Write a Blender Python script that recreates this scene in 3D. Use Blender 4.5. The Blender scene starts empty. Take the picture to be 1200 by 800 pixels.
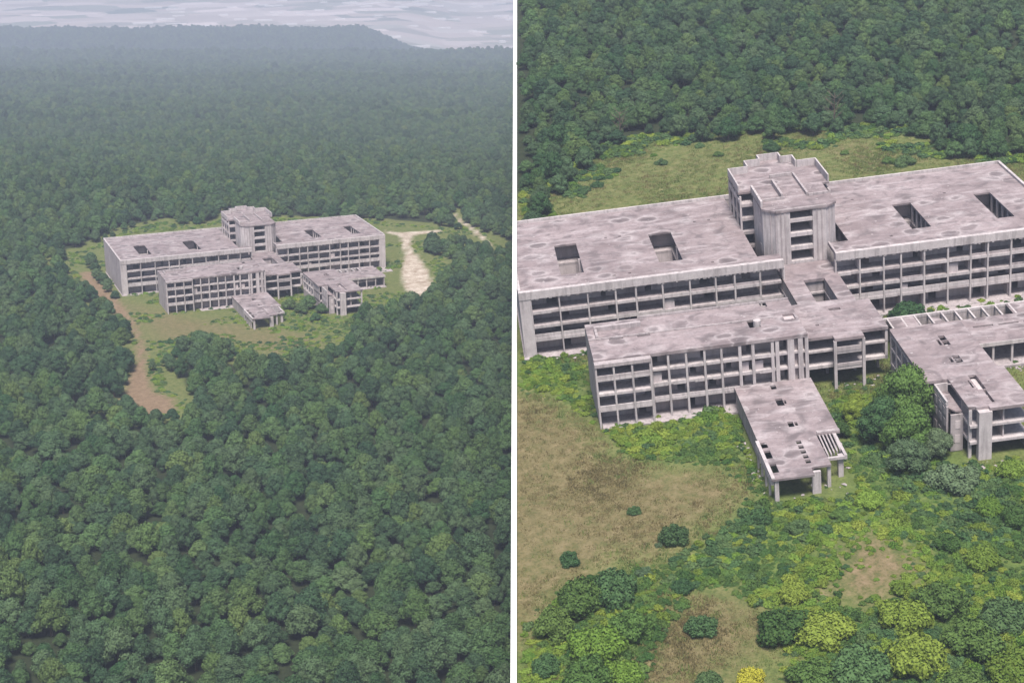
import bpy, bmesh, math, random
import numpy as np
from mathutils import Matrix, Vector

random.seed(7); RNG = np.random.default_rng(7)
S = bpy.context.scene
COL = S.collection

# ------------------------------------------------------------------ camera, world, sun, exposure
CAM = Vector((-152.061, -633.081, 175.954))
RT = Vector((0.918329, -0.395817, 0.0)); UP = Vector((0.1194, 0.277019, 0.953417)); FW = Vector((0.377379, 0.875551, -0.301656))
cam_d = bpy.data.cameras.new('camera'); cam = bpy.data.objects.new('camera', cam_d); COL.objects.link(cam)
cam_d.sensor_width = 36.0; cam_d.lens = 36.0 * 1811.55 / 1200.0
cam_d.clip_start = 1.0; cam_d.clip_end = 20000.0
m3 = Matrix((RT, UP, -FW)).transposed()
cam.matrix_world = Matrix.Translation(CAM) @ m3.to_4x4()
S.camera = cam

SUN_EL, SUN_AZ = math.radians(60), math.radians(-150)       # azimuth of the sun, measured from +Y towards +X
W = bpy.data.worlds.new("World"); S.world = W; W.use_nodes = True
nt = W.node_tree
sky = nt.nodes.new('ShaderNodeTexSky'); sky.sky_type = 'NISHITA'; sky.sun_disc = False
sky.sun_elevation = SUN_EL; sky.sun_rotation = SUN_AZ
sky.dust_density = 2.0; sky.air_density = 1.0
bg = nt.nodes['Background']; bg.inputs[1].default_value = 0.09
nt.links.new(sky.outputs[0], bg.inputs[0])
sun_d = bpy.data.lights.new('sun', 'SUN'); sun = bpy.data.objects.new('sun', sun_d); COL.objects.link(sun)
sun_d.energy = 5.0; sun_d.angle = math.radians(18); sun_d.color = (1.0, 0.94, 0.88)
sdir = Vector((math.sin(SUN_AZ) * math.cos(SUN_EL), math.cos(SUN_AZ) * math.cos(SUN_EL), math.sin(SUN_EL)))
sun.rotation_euler = sdir.to_track_quat('Z', 'Y').to_euler(); sun.location = (0, 0, 400)
S.view_settings.view_transform = 'Standard'; S.view_settings.look = 'None'; S.view_settings.gamma = 1.0
S.view_settings.use_curve_mapping = False; S.view_settings.exposure = 0.55
S.cycles.max_bounces = 4; S.cycles.diffuse_bounces = 4; S.cycles.glossy_bounces = 1
S.cycles.transmission_bounces = 1; S.cycles.volume_bounces = 0; S.cycles.transparent_max_bounces = 4

# the two sites: the wide valley site stands in world coordinates; the near site lies on a tilted hillside
M_WIDE = Matrix.Identity(4)
M_NEAR = Matrix(((0.929902, 0.335534, -0.150665, 25.211), (-0.348872, 0.934373, -0.072363, -368.948),
                 (0.116497, 0.119854, 0.985933, 80.774), (0, 0, 0, 1)))
SEAM_P = Vector((-61.6086, -294.8713, 139.6633)); SEAM_N = Vector((-0.992006, 0.064719, 0.108334))   # left edge of the hillside, near-site coordinates

# ------------------------------------------------------------------ materials
def mat_new(name):
    m = bpy.data.materials.new(name); m.use_nodes = True
    n = m.node_tree.nodes; b = n['Principled BSDF']; b.inputs['Roughness'].default_value = 0.9
    if 'Specular IOR Level' in b.inputs: b.inputs['Specular IOR Level'].default_value = 0.15
    return m, m.node_tree, b
def N(nt, t, **kw):
    n = nt.nodes.new(t)
    for k, v in kw.items():
        if k.startswith('i_'): n.inputs[int(k[2:]) if k[2:].isdigit() else k[2:]].default_value = v
        else: setattr(n, k, v)
    return n
def ramp(nt, fac, stops):
    r = nt.nodes.new('ShaderNodeValToRGB'); e = r.color_ramp.elements
    while len(e) < len(stops): e.new(0.5)
    for el, (p, c) in zip(e, stops): el.position = p; el.color = (*c, 1) if len(c) == 3 else c
    nt.links.new(fac, r.inputs[0]); return r.outputs[0]
def mixc(nt, fac, a, b, mode='MIX'):
    m = nt.nodes.new('ShaderNodeMix'); m.data_type = 'RGBA'; m.blend_type = mode
    for s, v in ((0, fac), (6, a), (7, b)):
        if hasattr(v, 'default_value') and not isinstance(v, (tuple, float, int)): nt.links.new(v, m.inputs[s])
        elif isinstance(v, (float, int)): m.inputs[s].default_value = v
        else: m.inputs[s].default_value = (*v, 1)
    return m.outputs[2]
def math_n(nt, op, a, b=0.0, clamp=False):
    m = nt.nodes.new('ShaderNodeMath'); m.operation = op; m.use_clamp = clamp
    for i, v in enumerate((a, b)):
        if isinstance(v, (int, float)): m.inputs[i].default_value = v
        else: nt.links.new(v, m.inputs[i])
    return m.outputs[0]
def noise(nt, vec, scale, detail=4, rough=0.6, dist=0.0):
    n = N(nt, 'ShaderNodeTexNoise'); n.inputs['Scale'].default_value = scale; n.inputs['Detail'].default_value = detail
    n.inputs['Roughness'].default_value = rough; n.inputs['Distortion'].default_value = dist
    if vec is not None: nt.links.new(vec, n.inputs['Vector'])
    return n.outputs['Fac']
def coords(nt): return nt.nodes.new('ShaderNodeTexCoord').outputs['Object']
def mapping(nt, vec, sc):
    m = nt.nodes.new('ShaderNodeMapping'); m.inputs['Scale'].default_value = sc; nt.links.new(vec, m.inputs['Vector']); return m.outputs[0]
def bump(nt, b, h, strength, dist=0.1):
    n = nt.nodes.new('ShaderNodeBump'); n.inputs['Strength'].default_value = strength; n.inputs['Distance'].default_value = dist
    nt.links.new(h, n.inputs['Height']); nt.links.new(n.outputs[0], b.inputs['Normal'])

def concrete(name, lo, hi, stain=0.6):
    m, t, b = mat_new(name); o = coords(t)
    n1 = noise(t, o, 0.35, 6, 0.65); n2 = noise(t, mapping(t, o, (1.1, 1.1, 0.12)), 1.0, 4, 0.7)
    n3 = noise(t, o, 3.0, 4, 0.7)
    c = ramp(t, n1, [(0.3, lo), (0.7, hi)])
    dark = tuple(v * 0.42 for v in lo)
    c = mixc(t, math_n(t, 'MULTIPLY', ramp(t, n2, [(0.47, (0, 0, 0)), (0.66, (1, 1, 1))]), stain), c, dark)
    c = mixc(t, ramp(t, n3, [(0.45, (0.25,) * 3), (0.75, (0, 0, 0))]), c, dark)
    t.links.new(c, b.inputs['Base Color']); bump(t, b, n3, 0.3, 0.08)
    return m
M = {}
M['concrete'] = concrete('weathered concrete', (0.33, 0.288, 0.292), (0.46, 0.408, 0.412), 0.6)
M['pale'] = concrete('pale rendered concrete', (0.41, 0.365, 0.368), (0.57, 0.52, 0.52), 0.55)
M['inner'] = concrete('bare interior concrete', (0.46, 0.40, 0.405), (0.60, 0.53, 0.535), 0.35)
M['wall'] = concrete('white wall paint', (0.80, 0.79, 0.78), (0.86, 0.85, 0.84), 0.05)

def roof_mat():
    m, t, b = mat_new('stained roof screed'); o = coords(t)
    warp = N(t, 'ShaderNodeTexNoise'); warp.inputs['Scale'].default_value = 0.25; warp.inputs['Detail'].default_value = 3
    t.links.new(o, warp.inputs['Vector'])
    wv = N(t, 'ShaderNodeVectorMath', operation='MULTIPLY_ADD'); t.links.new(warp.outputs['Color'], wv.inputs[0])
    wv.inputs[1].default_value = (3.4, 3.4, 3.4); t.links.new(o, wv.inputs[2])
    v = N(t, 'ShaderNodeTexVoronoi'); v.inputs['Scale'].default_value = 0.19; v.inputs['Randomness'].default_value = 0.9
    t.links.new(mapping(t, wv.outputs[0], (0.8, 1.1, 0.0)), v.inputs['Vector'])
    n1 = noise(t, o, 0.11, 5, 0.6); n2 = noise(t, o, 1.3, 5, 0.7); n3 = noise(t, mapping(t, o, (0.12, 0.5, 1)), 1.0, 5, 0.65, 0.6)
    c = ramp(t, n1, [(0.32, (0.185, 0.148, 0.152)), (0.68, (0.285, 0.235, 0.240))])
    blot = noise(t, o, 0.28, 4, 0.55, 0.8)
    c = mixc(t, ramp(t, blot, [(0.48, (0, 0, 0)), (0.66, (0.85,) * 3)]), c, (0.12, 0.10, 0.104))
    ring = ramp(t, v.outputs['Distance'], [(0.10, (0, 0, 0)), (0.27, (0.15, 0.15, 0.15)), (0.33, (1, 1, 1)), (0.37, (0.6, 0.6, 0.6)), (0.52, (0, 0, 0))])
    pond = ramp(t, v.outputs['Distance'], [(0.05, (1, 1, 1)), (0.30, (0.5, 0.5, 0.5)), (0.34, (0, 0, 0))])
    pick = N(t, 'ShaderNodeSeparateColor'); t.links.new(v.outputs['Color'], pick.inputs[0])
    sel = ramp(t, pick.outputs[0], [(0.2, (0, 0, 0)), (0.5, (1, 1, 1))])
    c = mixc(t, math_n(t, 'MULTIPLY', math_n(t, 'MULTIPLY', pond, sel), 0.9), c, (0.085, 0.070, 0.074))
    c = mixc(t, math_n(t, 'MULTIPLY', math_n(t, 'MULTIPLY', ring, sel), 0.5), c, (0.46, 0.415, 0.42))
    c = mixc(t, math_n(t, 'MULTIPLY', ramp(t, n3, [(0.5, (0, 0, 0)), (0.7, (1, 1, 1))]), 0.5), c, (0.46, 0.41, 0.42))
    c = mixc(t, ramp(t, n2, [(0.3, (0.45,) * 3), (0.55, (0, 0, 0))]), c, (0.12, 0.10, 0.105))
    t.links.new(c, b.inputs['Base Color']); bump(t, b, n2, 0.35, 0.1)
    return m
M['roof'] = roof_mat()

def leaf_mat(name, dark, light, hue_var=0.03):
    m, t, b = mat_new(name)
    oi = N(t, 'ShaderNodeObjectInfo'); g = N(t, 'ShaderNodeNewGeometry')
    big = noise(t, g.outputs['Position'], 0.018, 3, 0.6)
    leaf = noise(t, coords(t), 7.0, 4, 0.8)
    f = math_n(t, 'ADD', math_n(t, 'MULTIPLY', oi.outputs['Random'], 0.42), math_n(t, 'MULTIPLY', big, 0.25))
    f = math_n(t, 'ADD', f, math_n(t, 'SUBTRACT', math_n(t, 'MULTIPLY', leaf, 0.9), 0.26), True)
    c = ramp(t, f, [(0.25, dark), (0.9, light)])
    hs = N(t, 'ShaderNodeHueSaturation'); t.links.new(c, hs.inputs['Color'])
    rr = math_n(t, 'FRACT', math_n(t, 'MULTIPLY', oi.outputs['Random'], 17.3))
    t.links.new(math_n(t, 'ADD', math_n(t, 'MULTIPLY', rr, hue_var), 0.5 - hue_var / 2), hs.inputs['Hue'])
    t.links.new(hs.outputs[0], b.inputs['Base Color']); b.inputs['Roughness'].default_value = 0.75
    return m
M['leaf_deep'] = leaf_mat('deep green oak leaf', (0.018, 0.048, 0.022), (0.092, 0.148, 0.064))
M['leaf_mid'] = leaf_mat('mid green leaf', (0.022, 0.060, 0.022), (0.102, 0.165, 0.056))
M['leaf_light'] = leaf_mat('light green leaf', (0.036, 0.078, 0.024), (0.120, 0.175, 0.052))
M['leaf_shrub'] = leaf_mat('shrub leaf', (0.026, 0.066, 0.016), (0.105, 0.170, 0.038), 0.025)
M['leaf_lush'] = leaf_mat('lush undergrowth leaf', (0.060, 0.115, 0.016), (0.200, 0.265, 0.040), 0.04)
M['leaf_pale'] = leaf_mat('pale grey green leaf', (0.050, 0.088, 0.040), (0.150, 0.200, 0.105), 0.02)
M['leaf_yellow'] = leaf_mat('yellow leaf', (0.20, 0.19, 0.02), (0.42, 0.37, 0.04), 0.02)
M['grass_green'] = leaf_mat('green grass blade', (0.07, 0.11, 0.025), (0.17, 0.20, 0.06), 0.03)
M['grass_dry'] = leaf_mat('dry grass blade', (0.105, 0.092, 0.036), (0.215, 0.175, 0.080), 0.02)
def bark():
    m, t, b = mat_new('bark'); n = noise(t, mapping(t, coords(t), (6, 6, 1)), 1.5, 5)
    t.links.new(ramp(t, n, [(0.3, (0.05, 0.038, 0.028)), (0.7, (0.15, 0.12, 0.09))]), b.inputs['Base Color']); return m
M['bark'] = bark()

def ground_mat():
    m, t, b = mat_new('ground'); g = N(t, 'ShaderNodeNewGeometry'); P = g.outputs['Position']
    def at(n):
        a = N(t, 'ShaderNodeAttribute'); a.attribute_name = n; return a.outputs['Fac']
    n1 = noise(t, P, 0.06, 6, 0.65); n2 = noise(t, P, 0.5, 6, 0.7); n3 = noise(t, P, 2.0, 4, 0.7)
    jit = math_n(t, 'SUBTRACT', math_n(t, 'ADD', math_n(t, 'MULTIPLY', n1, 0.6), math_n(t, 'MULTIPLY', n2, 1.0)), 0.82)
    def mask(n, amt=1.0, w=0.12):
        s = math_n(t, 'ADD', at(n), math_n(t, 'MULTIPLY', jit, amt)); return ramp(t, s, [(0.5 - w, (0, 0, 0)), (0.5 + w, (1, 1, 1))])
    grass = ramp(t, n2, [(0.25, (0.060, 0.088, 0.024)), (0.5, (0.110, 0.132, 0.040)), (0.75, (0.18, 0.180, 0.070))])
    lush = ramp(t, n2, [(0.3, (0.045, 0.080, 0.018)), (0.7, (0.120, 0.165, 0.040))])
    dry = ramp(t, n2, [(0.25, (0.080, 0.080, 0.030)), (0.5, (0.140, 0.118, 0.055)), (0.75, (0.205, 0.165, 0.088))])
    dirt = ramp(t, n2, [(0.3, (0.135, 0.090, 0.052)), (0.7, (0.235, 0.170, 0.110))])
    sand = ramp(t, noise(t, P, 0.22, 6, 0.75), [(0.34, (0.22, 0.165, 0.115)), (0.5, (0.38, 0.32, 0.26)), (0.66, (0.56, 0.50, 0.44))])
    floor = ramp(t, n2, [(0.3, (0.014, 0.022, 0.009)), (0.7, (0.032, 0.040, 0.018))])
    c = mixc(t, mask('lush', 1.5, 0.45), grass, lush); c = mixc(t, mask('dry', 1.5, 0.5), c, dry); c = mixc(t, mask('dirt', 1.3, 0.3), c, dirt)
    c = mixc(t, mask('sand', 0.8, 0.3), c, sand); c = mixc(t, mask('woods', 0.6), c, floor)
    c = mixc(t, ramp(t, n3, [(0.3, (0.5,) * 3), (0.5, (0, 0, 0))]), c, mixc(t, 1.0, c, (0.45, 0.45, 0.42), 'MULTIPLY'))
    # the far plain: a mosaic of fields
    v = N(t, 'ShaderNodeTexVoronoi'); v.distance = 'CHEBYCHEV'; v.inputs['Scale'].default_value = 1.0
    t.links.new(mapping(t, P, (0.0045, 0.0075, 0)), v.inputs['Vector'])
    sp = N(t, 'ShaderNodeSeparateColor'); t.links.new(v.outputs['Color'], sp.inputs[0])
    fld = ramp(t, sp.outputs[0], [(0.0, (0.10, 0.13, 0.08)), (0.25, (0.52, 0.42, 0.36)), (0.5, (0.22, 0.23, 0.16)), (0.62, (0.72, 0.61, 0.57)), (0.8, (0.40, 0.33, 0.28)), (1.0, (0.62, 0.53, 0.48))])
    c = mixc(t, at('plain'), c, fld)
    t.links.new(c, b.inputs['Base Color']); bump(t, b, n3, 0.5, 0.3)
    return m
M['ground'] = ground_mat()
def earth():
    m, t, b = mat_new('bare earth bank'); n = noise(t, coords(t), 0.08, 7)
    t.links.new(ramp(t, n, [(0.3, (0.10, 0.08, 0.05)), (0.7, (0.24, 0.20, 0.14))]), b.inputs['Base Color']); return m
M['earth'] = earth()
def flat(name, c):
    m, t, b = mat_new(name); n = noise(t, coords(t), 0.05, 3)
    t.links.new(ramp(t, n, [(0.3, tuple(v * 0.85 for v in c)), (0.7, c)]), b.inputs['Base Color']); return m
M['sheet'] = flat('greenhouse sheeting', (0.82, 0.77, 0.74))

# ------------------------------------------------------------------ mesh helpers
class MB:
    def __init__(s): s.v = []; s.f = []
    def box(s, x0, x1, y0, y1, z0, z1):
        i = len(s.v)
        s.v += [(x0, y0, z0), (x1, y0, z0), (x1, y1, z0), (x0, y1, z0), (x0, y0, z1), (x1, y0, z1), (x1, y1, z1), (x0, y1, z1)]
        s.f += [tuple(i + k for k in q) for q in ((0, 3, 2, 1), (4, 5, 6, 7), (0, 1, 5, 4), (1, 2, 6, 5), (2, 3, 7, 6), (3, 0, 4, 7))]
        return s
    def prism(s, poly, z0, z1):
        n = len(poly); i = len(s.v)
        z1f = z1 if callable(z1) else (lambda x, y: z1)
        s.v += [(x, y, z0) for x, y in poly] + [(x, y, z1f(x, y)) for x, y in poly]
        s.f += [tuple(i + k for k in reversed(range(n))), tuple(i + n + k for k in range(n))]
        s.f += [(i + k, i + (k + 1) % n, i + n + (k + 1) % n, i + n + k) for k in range(n)]
        return s
    def plate(s, x0, x1, y0, y1, z0, z1, holes=()):
        xs = sorted({x0, x1, *[min(max(h[k], x0), x1) for h in holes for k in (0, 1)]})
        ys = sorted({y0, y1, *[min(max(h[k], y0), y1) for h in holes for k in (2, 3)]})
        nx, ny = len(xs) - 1, len(ys) - 1
        solid = [[not any(h[0] < (xs[a] + xs[a + 1]) / 2 < h[1] and h[2] < (ys[b] + ys[b + 1]) / 2 < h[3] for h in holes) for b in range(ny)] for a in range(nx)]
        idx = {}
        def V(a, b, t):
            k = (a, b, t)
            if k not in idx: idx[k] = len(s.v); s.v.append((xs[a], ys[b], z1 if t else z0))
            return idx[k]
        ok = lambda a, b: 0 <= a < nx and 0 <= b < ny and solid[a][b]
        for a in range(nx):
            for b in range(ny):
                if not solid[a][b]: continue
                s.f.append((V(a, b, 1), V(a + 1, b, 1), V(a + 1, b + 1, 1), V(a, b + 1, 1)))
                s.f.append((V(a, b, 0), V(a, b + 1, 0), V(a + 1, b + 1, 0), V(a + 1, b, 0)))
                if not ok(a - 1, b): s.f.append((V(a, b, 0), V(a, b, 1), V(a, b + 1, 1), V(a, b + 1, 0)))
                if not ok(a + 1, b): s.f.append((V(a + 1, b, 0), V(a + 1, b + 1, 0), V(a + 1, b + 1, 1), V(a + 1, b, 1)))
                if not ok(a, b - 1): s.f.append((V(a, b, 0), V(a + 1, b, 0), V(a + 1, b, 1), V(a, b, 1)))
                if not ok(a, b + 1): s.f.append((V(a, b + 1, 0), V(a, b + 1, 1), V(a + 1, b + 1, 1), V(a + 1, b + 1, 0)))
        return s
    def tube(s, pts, rad, seg=7):
        i0 = len(s.v); n = len(pts)
        for k, p in enumerate(pts):
            p = Vector(p); d = (Vector(pts[min(k + 1, n - 1)]) - Vector(pts[max(k - 1, 0)])).normalized()
            a = d.orthogonal().normalized(); bb = d.cross(a)
            for j in range(seg):
                an = 2 * math.pi * j / seg; q = p + (a * math.cos(an) + bb * math.sin(an)) * rad[k]; s.v.append(tuple(q))
        for k in range(n - 1):
            for j in range(seg):
                s.f.append((i0 + k * seg + j, i0 + k * seg + (j + 1) % seg, i0 + (k + 1) * seg + (j + 1) % seg, i0 + (k + 1) * seg + j))
        s.f.append(tuple(i0 + j for j in reversed(range(seg)))); s.f.append(tuple(i0 + (n - 1) * seg + j for j in range(seg)))
        return s
    def build_each(s, name, mat, parent, clip=False):   # every box an object of its own
        for i in range(0, len(s.v), 8):
            q = MB(); q.box(*[f(p[k] for p in s.v[i:i + 8]) for k in range(3) for f in (min, max)]); q.build(name, mat, parent, clip)
    def build(s, name, mat, parent=None, clip=False):
        me = bpy.data.meshes.new(name); me.from_pydata(s.v, [], s.f); me.materials.append(mat)
        if clip:
            bm = bmesh.new(); bm.from_mesh(me)
            r = bmesh.ops.bisect_plane(bm, geom=bm.verts[:] + bm.edges[:] + bm.faces[:], plane_co=SEAM_P, plane_no=SEAM_N, clear_outer=True)
            ed = [e for e in bm.edges if e.is_boundary]
            if ed: bmesh.ops.holes_fill(bm, edges=ed, sides=0)
            bm.to_mesh(me); bm.free()
            if not me.polygons: return None
        o = bpy.data.objects.new(name, me); COL.objects.link(o)
        if parent is not None: o.parent = parent
        return o
def tag(o, label=None, cat=None, group=None, kind=None):
    if label: o['label'] = label
    if cat: o['category'] = cat
    if group: o['group'] = group
    if kind: o['kind'] = kind
    return o
def empty(name, mat4):
    o = bpy.data.objects.new(name, None); COL.objects.link(o); o.matrix_world = mat4; o.empty_display_size = 0.5; return o

# ------------------------------------------------------------------ polygons (site coordinates, metres)
POLY = dict(
 L_clear=[[-69.4,81.1],[-70.2,48.5],[-67.1,25.6],[-63.4,-13.0],[-61.1,-42.6],[-62.0,-66.3],[-67.9,-91.6],[-76.4,-118.4],[-81.2,-139.6],[-75.7,-149.1],[-65.1,-151.9],[-59.5,-139.9],[-63.8,-123.9],[-60.3,-100.2],[-50.5,-80.5],[-39.3,-80.7],[-33.9,-92.1],[-26.8,-108.3],[-16.5,-117.0],[-1.5,-114.8],[13.1,-96.4],[28.5,-78.7],[42.7,-56.1],[51.5,-54.3],[58.8,-54.7],[75.8,-30.0],[87.1,1.8],[92.6,25.3],[106.6,28.2],[112.2,8.0],[119.5,17.2],[126.2,63.8],[128.1,92.2],[120.7,82.6],[113.6,57.3],[103.4,65.7],[88.4,80.1],[80.4,92.7],[52.0,104.0],[33.0,120.0],[24.0,139.0],[12.0,118.0],[-2.0,112.0],[-14.3,128.0],[-33.0,117.0],[-44.9,100.5],[-58.1,84.2]],
 L_track=[[-66.8,47.0],[-60.6,44.3],[-59.5,10.5],[-57.9,-24.8],[-58.2,-56.1],[-60.5,-78.4],[-66.0,-108.0],[-66.8,-127.4],[-62.0,-137.0],[-64.8,-150.3],[-75.5,-148.3],[-80.1,-138.3],[-75.6,-118.8],[-67.3,-91.9],[-62.0,-66.3],[-61.7,-42.4],[-65.3,-8.1],[-67.7,21.4]],
 L_sand=[[80.6, 37.6], [74.1, 15.8], [63.6, -9.2], [56.7, -32.3], [54.3, -48.6], [57.4, -53.4], [62.4, -49.2], [69.1, -33.2], [74.7, -14.0], [78.1, 4.0], [80.2, 20.1], [84.5, 37.8]],
 L_path=[[82.8, 67.7], [87.1, 60.0], [92.3, 59.7], [100.5, 58.1], [107.7, 57.0], [105.8, 52.0], [98.7, 53.1], [92.5, 52.9], [88.4, 45.3], [83.5, 32.8], [79.3, 32.8], [84.7, 50.6], [84.6, 55.3], [81.1, 62.6]],
 L_road=[[125.2, 87.0], [122.0, 71.7], [121.6, 55.8], [118.7, 32.2], [116.5, 13.2], [119.2, 17.4], [122.2, 36.3], [124.8, 59.4], [125.3, 74.4], [127.5, 88.2]],
 L_dry=[[-61.1,-3.1],[-44.6,-26.5],[-34.5,-43.9],[-17.6,-58.9],[-7.4,-71.9],[6.1,-89.8],[-0.6,-106.4],[-19.6,-104.9],[-30.0,-82.4],[-44.3,-73.9],[-55.7,-74.8],[-58.1,-62.1]],
 R_back=[[-55.8,82.2],[-43.6,95.7],[-30.3,112.1],[-16.3,127.5],[-0.8,131.8],[16.3,130.4],[35.9,118.8],[53.6,112.9],[63.0,97.2],[71.8,82.4],[84.1,73.3],[70.4,37.6],[-56.8,65.2]],
 R_site=[[-55.8,82.2],[-43.6,95.7],[-30.3,112.1],[-16.3,127.5],[-0.8,131.8],[16.3,130.4],[35.9,118.8],[53.6,112.9],[63.0,97.2],[73.3,83.3],[88.8,68.6],[97.6,39.4],[40.2,-144.2],[-73.6,-150.1],[-72.6,63.1]],
 R_dry=[[-59.6,-14.8],[-53.1,-20.5],[-46.0,-34.2],[-43.4,-46.7],[-35.8,-54.1],[-27.0,-56.4],[-22.7,-64.5],[-26.6,-70.7],[-32.6,-73.4],[-39.2,-81.2],[-46.6,-78.9],[-51.6,-85.9],[-57.5,-89.4],[-62.0,-98.8],[-70.2,-103.6],[-68,-14]],
 R_dry2=[[-10.6,-85.4],[-5.1,-82.8],[0.3,-90.5],[0.9,-96.0],[-5.5,-98.8],[-9.2,-104.9],[-13.6,-99.3],[-17.3,-98.5]],
 R_dry3=[[-30.8,-93.1],[-25.2,-101.3],[-28.8,-109.3],[-34.8,-114.2],[-41.5,-116.8],[-51.0,-114.8],[-44.2,-101.6],[-37.7,-93.9]],
 R_lushA=[[-58.7,0.4],[-51.5,-0.0],[-43.3,-8.3],[-44.1,-34.7],[-47.3,-30.3],[-53.0,-19.4],[-66.4,-11.7],[-66,0]],
 R_lushB=[[-44.6,-36.3],[-34.6,-34.5],[-22.7,-32.7],[-15.1,-35.6],[-17.5,-55.1],[-23.7,-55.1],[-33.8,-50.9],[-43.3,-45.1]],
 R_lushC=[[-18,-70],[-24,-58],[-18,-62],[-10,-72],[-2,-60],[-1,-36],[14,-33],[18,-66],[30,-66],[50,-110],[30,-140],[-28,-140],[-24,-112],[-27,-100],[-37,-93],[-40,-84],[-28,-76],[-24,-66]],
 R_thicket=[[-63,-95],[-56,-86],[-47,-83],[-40,-83],[-37,-95],[-42,-104],[-48,-118],[-68,-116]],
 R_tan=[[40,112],[50,102],[58,90],[48,84],[38,100],[30,108]],
)
POLY = {k: np.array(v, float) for k, v in POLY.items()}
def sdist(P, poly):                                   # signed distance to a polygon, positive inside
    A = poly; B = np.roll(poly, -1, 0); best = np.full(len(P), 1e18); ins = np.zeros(len(P), bool)
    for a, b in zip(A, B):
        ab = b - a; ap = P - a; tt = np.clip((ap @ ab) / (ab @ ab), 0, 1); d = ap - tt[:, None] * ab
        best = np.minimum(best, (d * d).sum(1))
        c = (a[1] > P[:, 1]) != (b[1] > P[:, 1])
        if a[1] != b[1]:
            xi = (b[0] - a[0]) * (P[:, 1] - a[1]) / (b[1] - a[1]) + a[0]; ins ^= c & (P[:, 0] < xi)
    d = np.sqrt(best); return np.where(ins, d, -d)
def soft(P, names, w=3.0):
    r = np.zeros(len(P))
    for n in names: r = np.maximum(r, np.clip(0.5 + sdist(P, POLY[n]) / (2 * w), 0, 1))
    return r
def vnoise(x, y, s, seed=0):                          # cheap smooth noise made of sines
    r = np.random.default_rng(seed); o = 0
    for k in range(5):
        a, b, c = r.uniform(0, 6.28), r.uniform(0.6, 1.6) / s, r.uniform(0, 6.28); o = o + np.sin((x * math.cos(a) + y * math.sin(a)) * b * 2 + c)
    return o / 5
def attr(me, name, vals):
    a = me.attributes.new(name, 'FLOAT', 'POINT'); a.data.foreach_set('value', np.asarray(vals, np.float32))
def grid_mesh(name, X, Y, Zv):
    ny, nx = X.shape; v = np.stack([X, Y, Zv], -1).reshape(-1, 3); i = np.arange(nx * ny).reshape(ny, nx)
    f = np.stack([i[:-1, :-1], i[:-1, 1:], i[1:, 1:], i[1:, :-1]], -1).reshape(-1, 4)
    me = bpy.data.meshes.new(name); me.from_pydata(v.tolist(), [], f.tolist()); me.materials.append(M['ground'])
    me.polygons.foreach_set('use_smooth', [True] * len(me.polygons))
    return me, v

# ------------------------------------------------------------------ the wide ground: forest plateau, two ridges, far plain
VX, VY = 0.395817, 0.918329                            # horizontal viewing direction (unit)
def st(x, y): dx = x - CAM.x; dy = y - CAM.y; return dx * VX + dy * VY, dx * VY - dy * VX
def sm(a, b, v): q = np.clip((v - a) / (b - a), 0, 1); return q * q * (3 - 2 * q)
def h_wide(x, y):
    s, t = st(x, y)
    far = sm(820, 1000, s)
    z = 0.25 * vnoise(x, y, 14, 3) + far * 5.0 * vnoise(x, y, 120, 1)
    z = z + np.interp(s, [0, 820, 1000, 1300, 1700, 2200, 3000, 4000, 5000, 20000], [0, 0, -22, -58, -97, -150, -230, -333, -367, -367])
    ra = 3900 + 80 * np.sin(t * 0.0035 + 1)              # first crest, then a dip, then the second crest
    z = z + 10 * sm(2250, 2420, s) - 22 * sm(2430, 2520, s) + 12 * sm(2540, 2700, s) + 16 * sm(ra - 500, ra - 30, s) - 70 * sm(ra, ra + 180, s) + 54 * sm(ra + 260, ra + 700, s)
    rb = 4960 + 30 * np.sin(t * 0.006) + 16 * np.sin(t * 0.021)
    low = sm(-500, -230, t)                             # the second plateau ends towards the right
    z = z - 75 * low * sm(ra + 150, ra + 500, s) - 150 * sm(rb, rb + 600, s) * (1 - 0.2 * low)
    return z
def axis(a, b, lo, hi, step, grow=1.18):
    c = list(np.arange(a, b + 0.01, step)); d = step; v = c[0]
    while v > lo: d *= grow; v -= d; c.insert(0, v)
    d = step; v = c[-1]
    while v < hi: d = min(d * grow, 400); v += d; c.append(v)
    return np.array(c)
ss = axis(440, 830, -300, 14000, 3.0, 1.10); tt_ = axis(-200, 60, -7000, 7000, 3.0, 1.12)
extra = np.arange(1300, 5700, 28.0); ss = np.unique(np.concatenate([ss[(ss < 1300) | (ss > 5700)], extra]))
TT, SS = np.meshgrid(tt_, ss)
GX = CAM.x + SS * VX + TT * VY; GY = CAM.y + SS * VY - TT * VX
gme, gv = grid_mesh('ground', GX, GY, h_wide(GX, GY))
P2 = gv[:, :2]
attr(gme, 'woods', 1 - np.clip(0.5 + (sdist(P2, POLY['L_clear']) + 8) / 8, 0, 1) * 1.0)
attr(gme, 'dirt', soft(P2, ['L_track'], 2.0)); attr(gme, 'sand', soft(P2, ['L_sand', 'L_path', 'L_road'], 1.6))
attr(gme, 'dry', np.maximum(0.85 * soft(P2, ['L_dry'], 9.0), 0.25)); attr(gme, 'lush', 0.35 + 0.3 * soft(P2, ['L_dry'], 8) * -1 + 0.1)
sgv, tgv = st(gv[:, 0], gv[:, 1]); attr(gme, 'plain', sm(5080, 5280, sgv))
ground = bpy.data.objects.new('ground', gme); COL.objects.link(ground); tag(ground, kind='structure')

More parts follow.
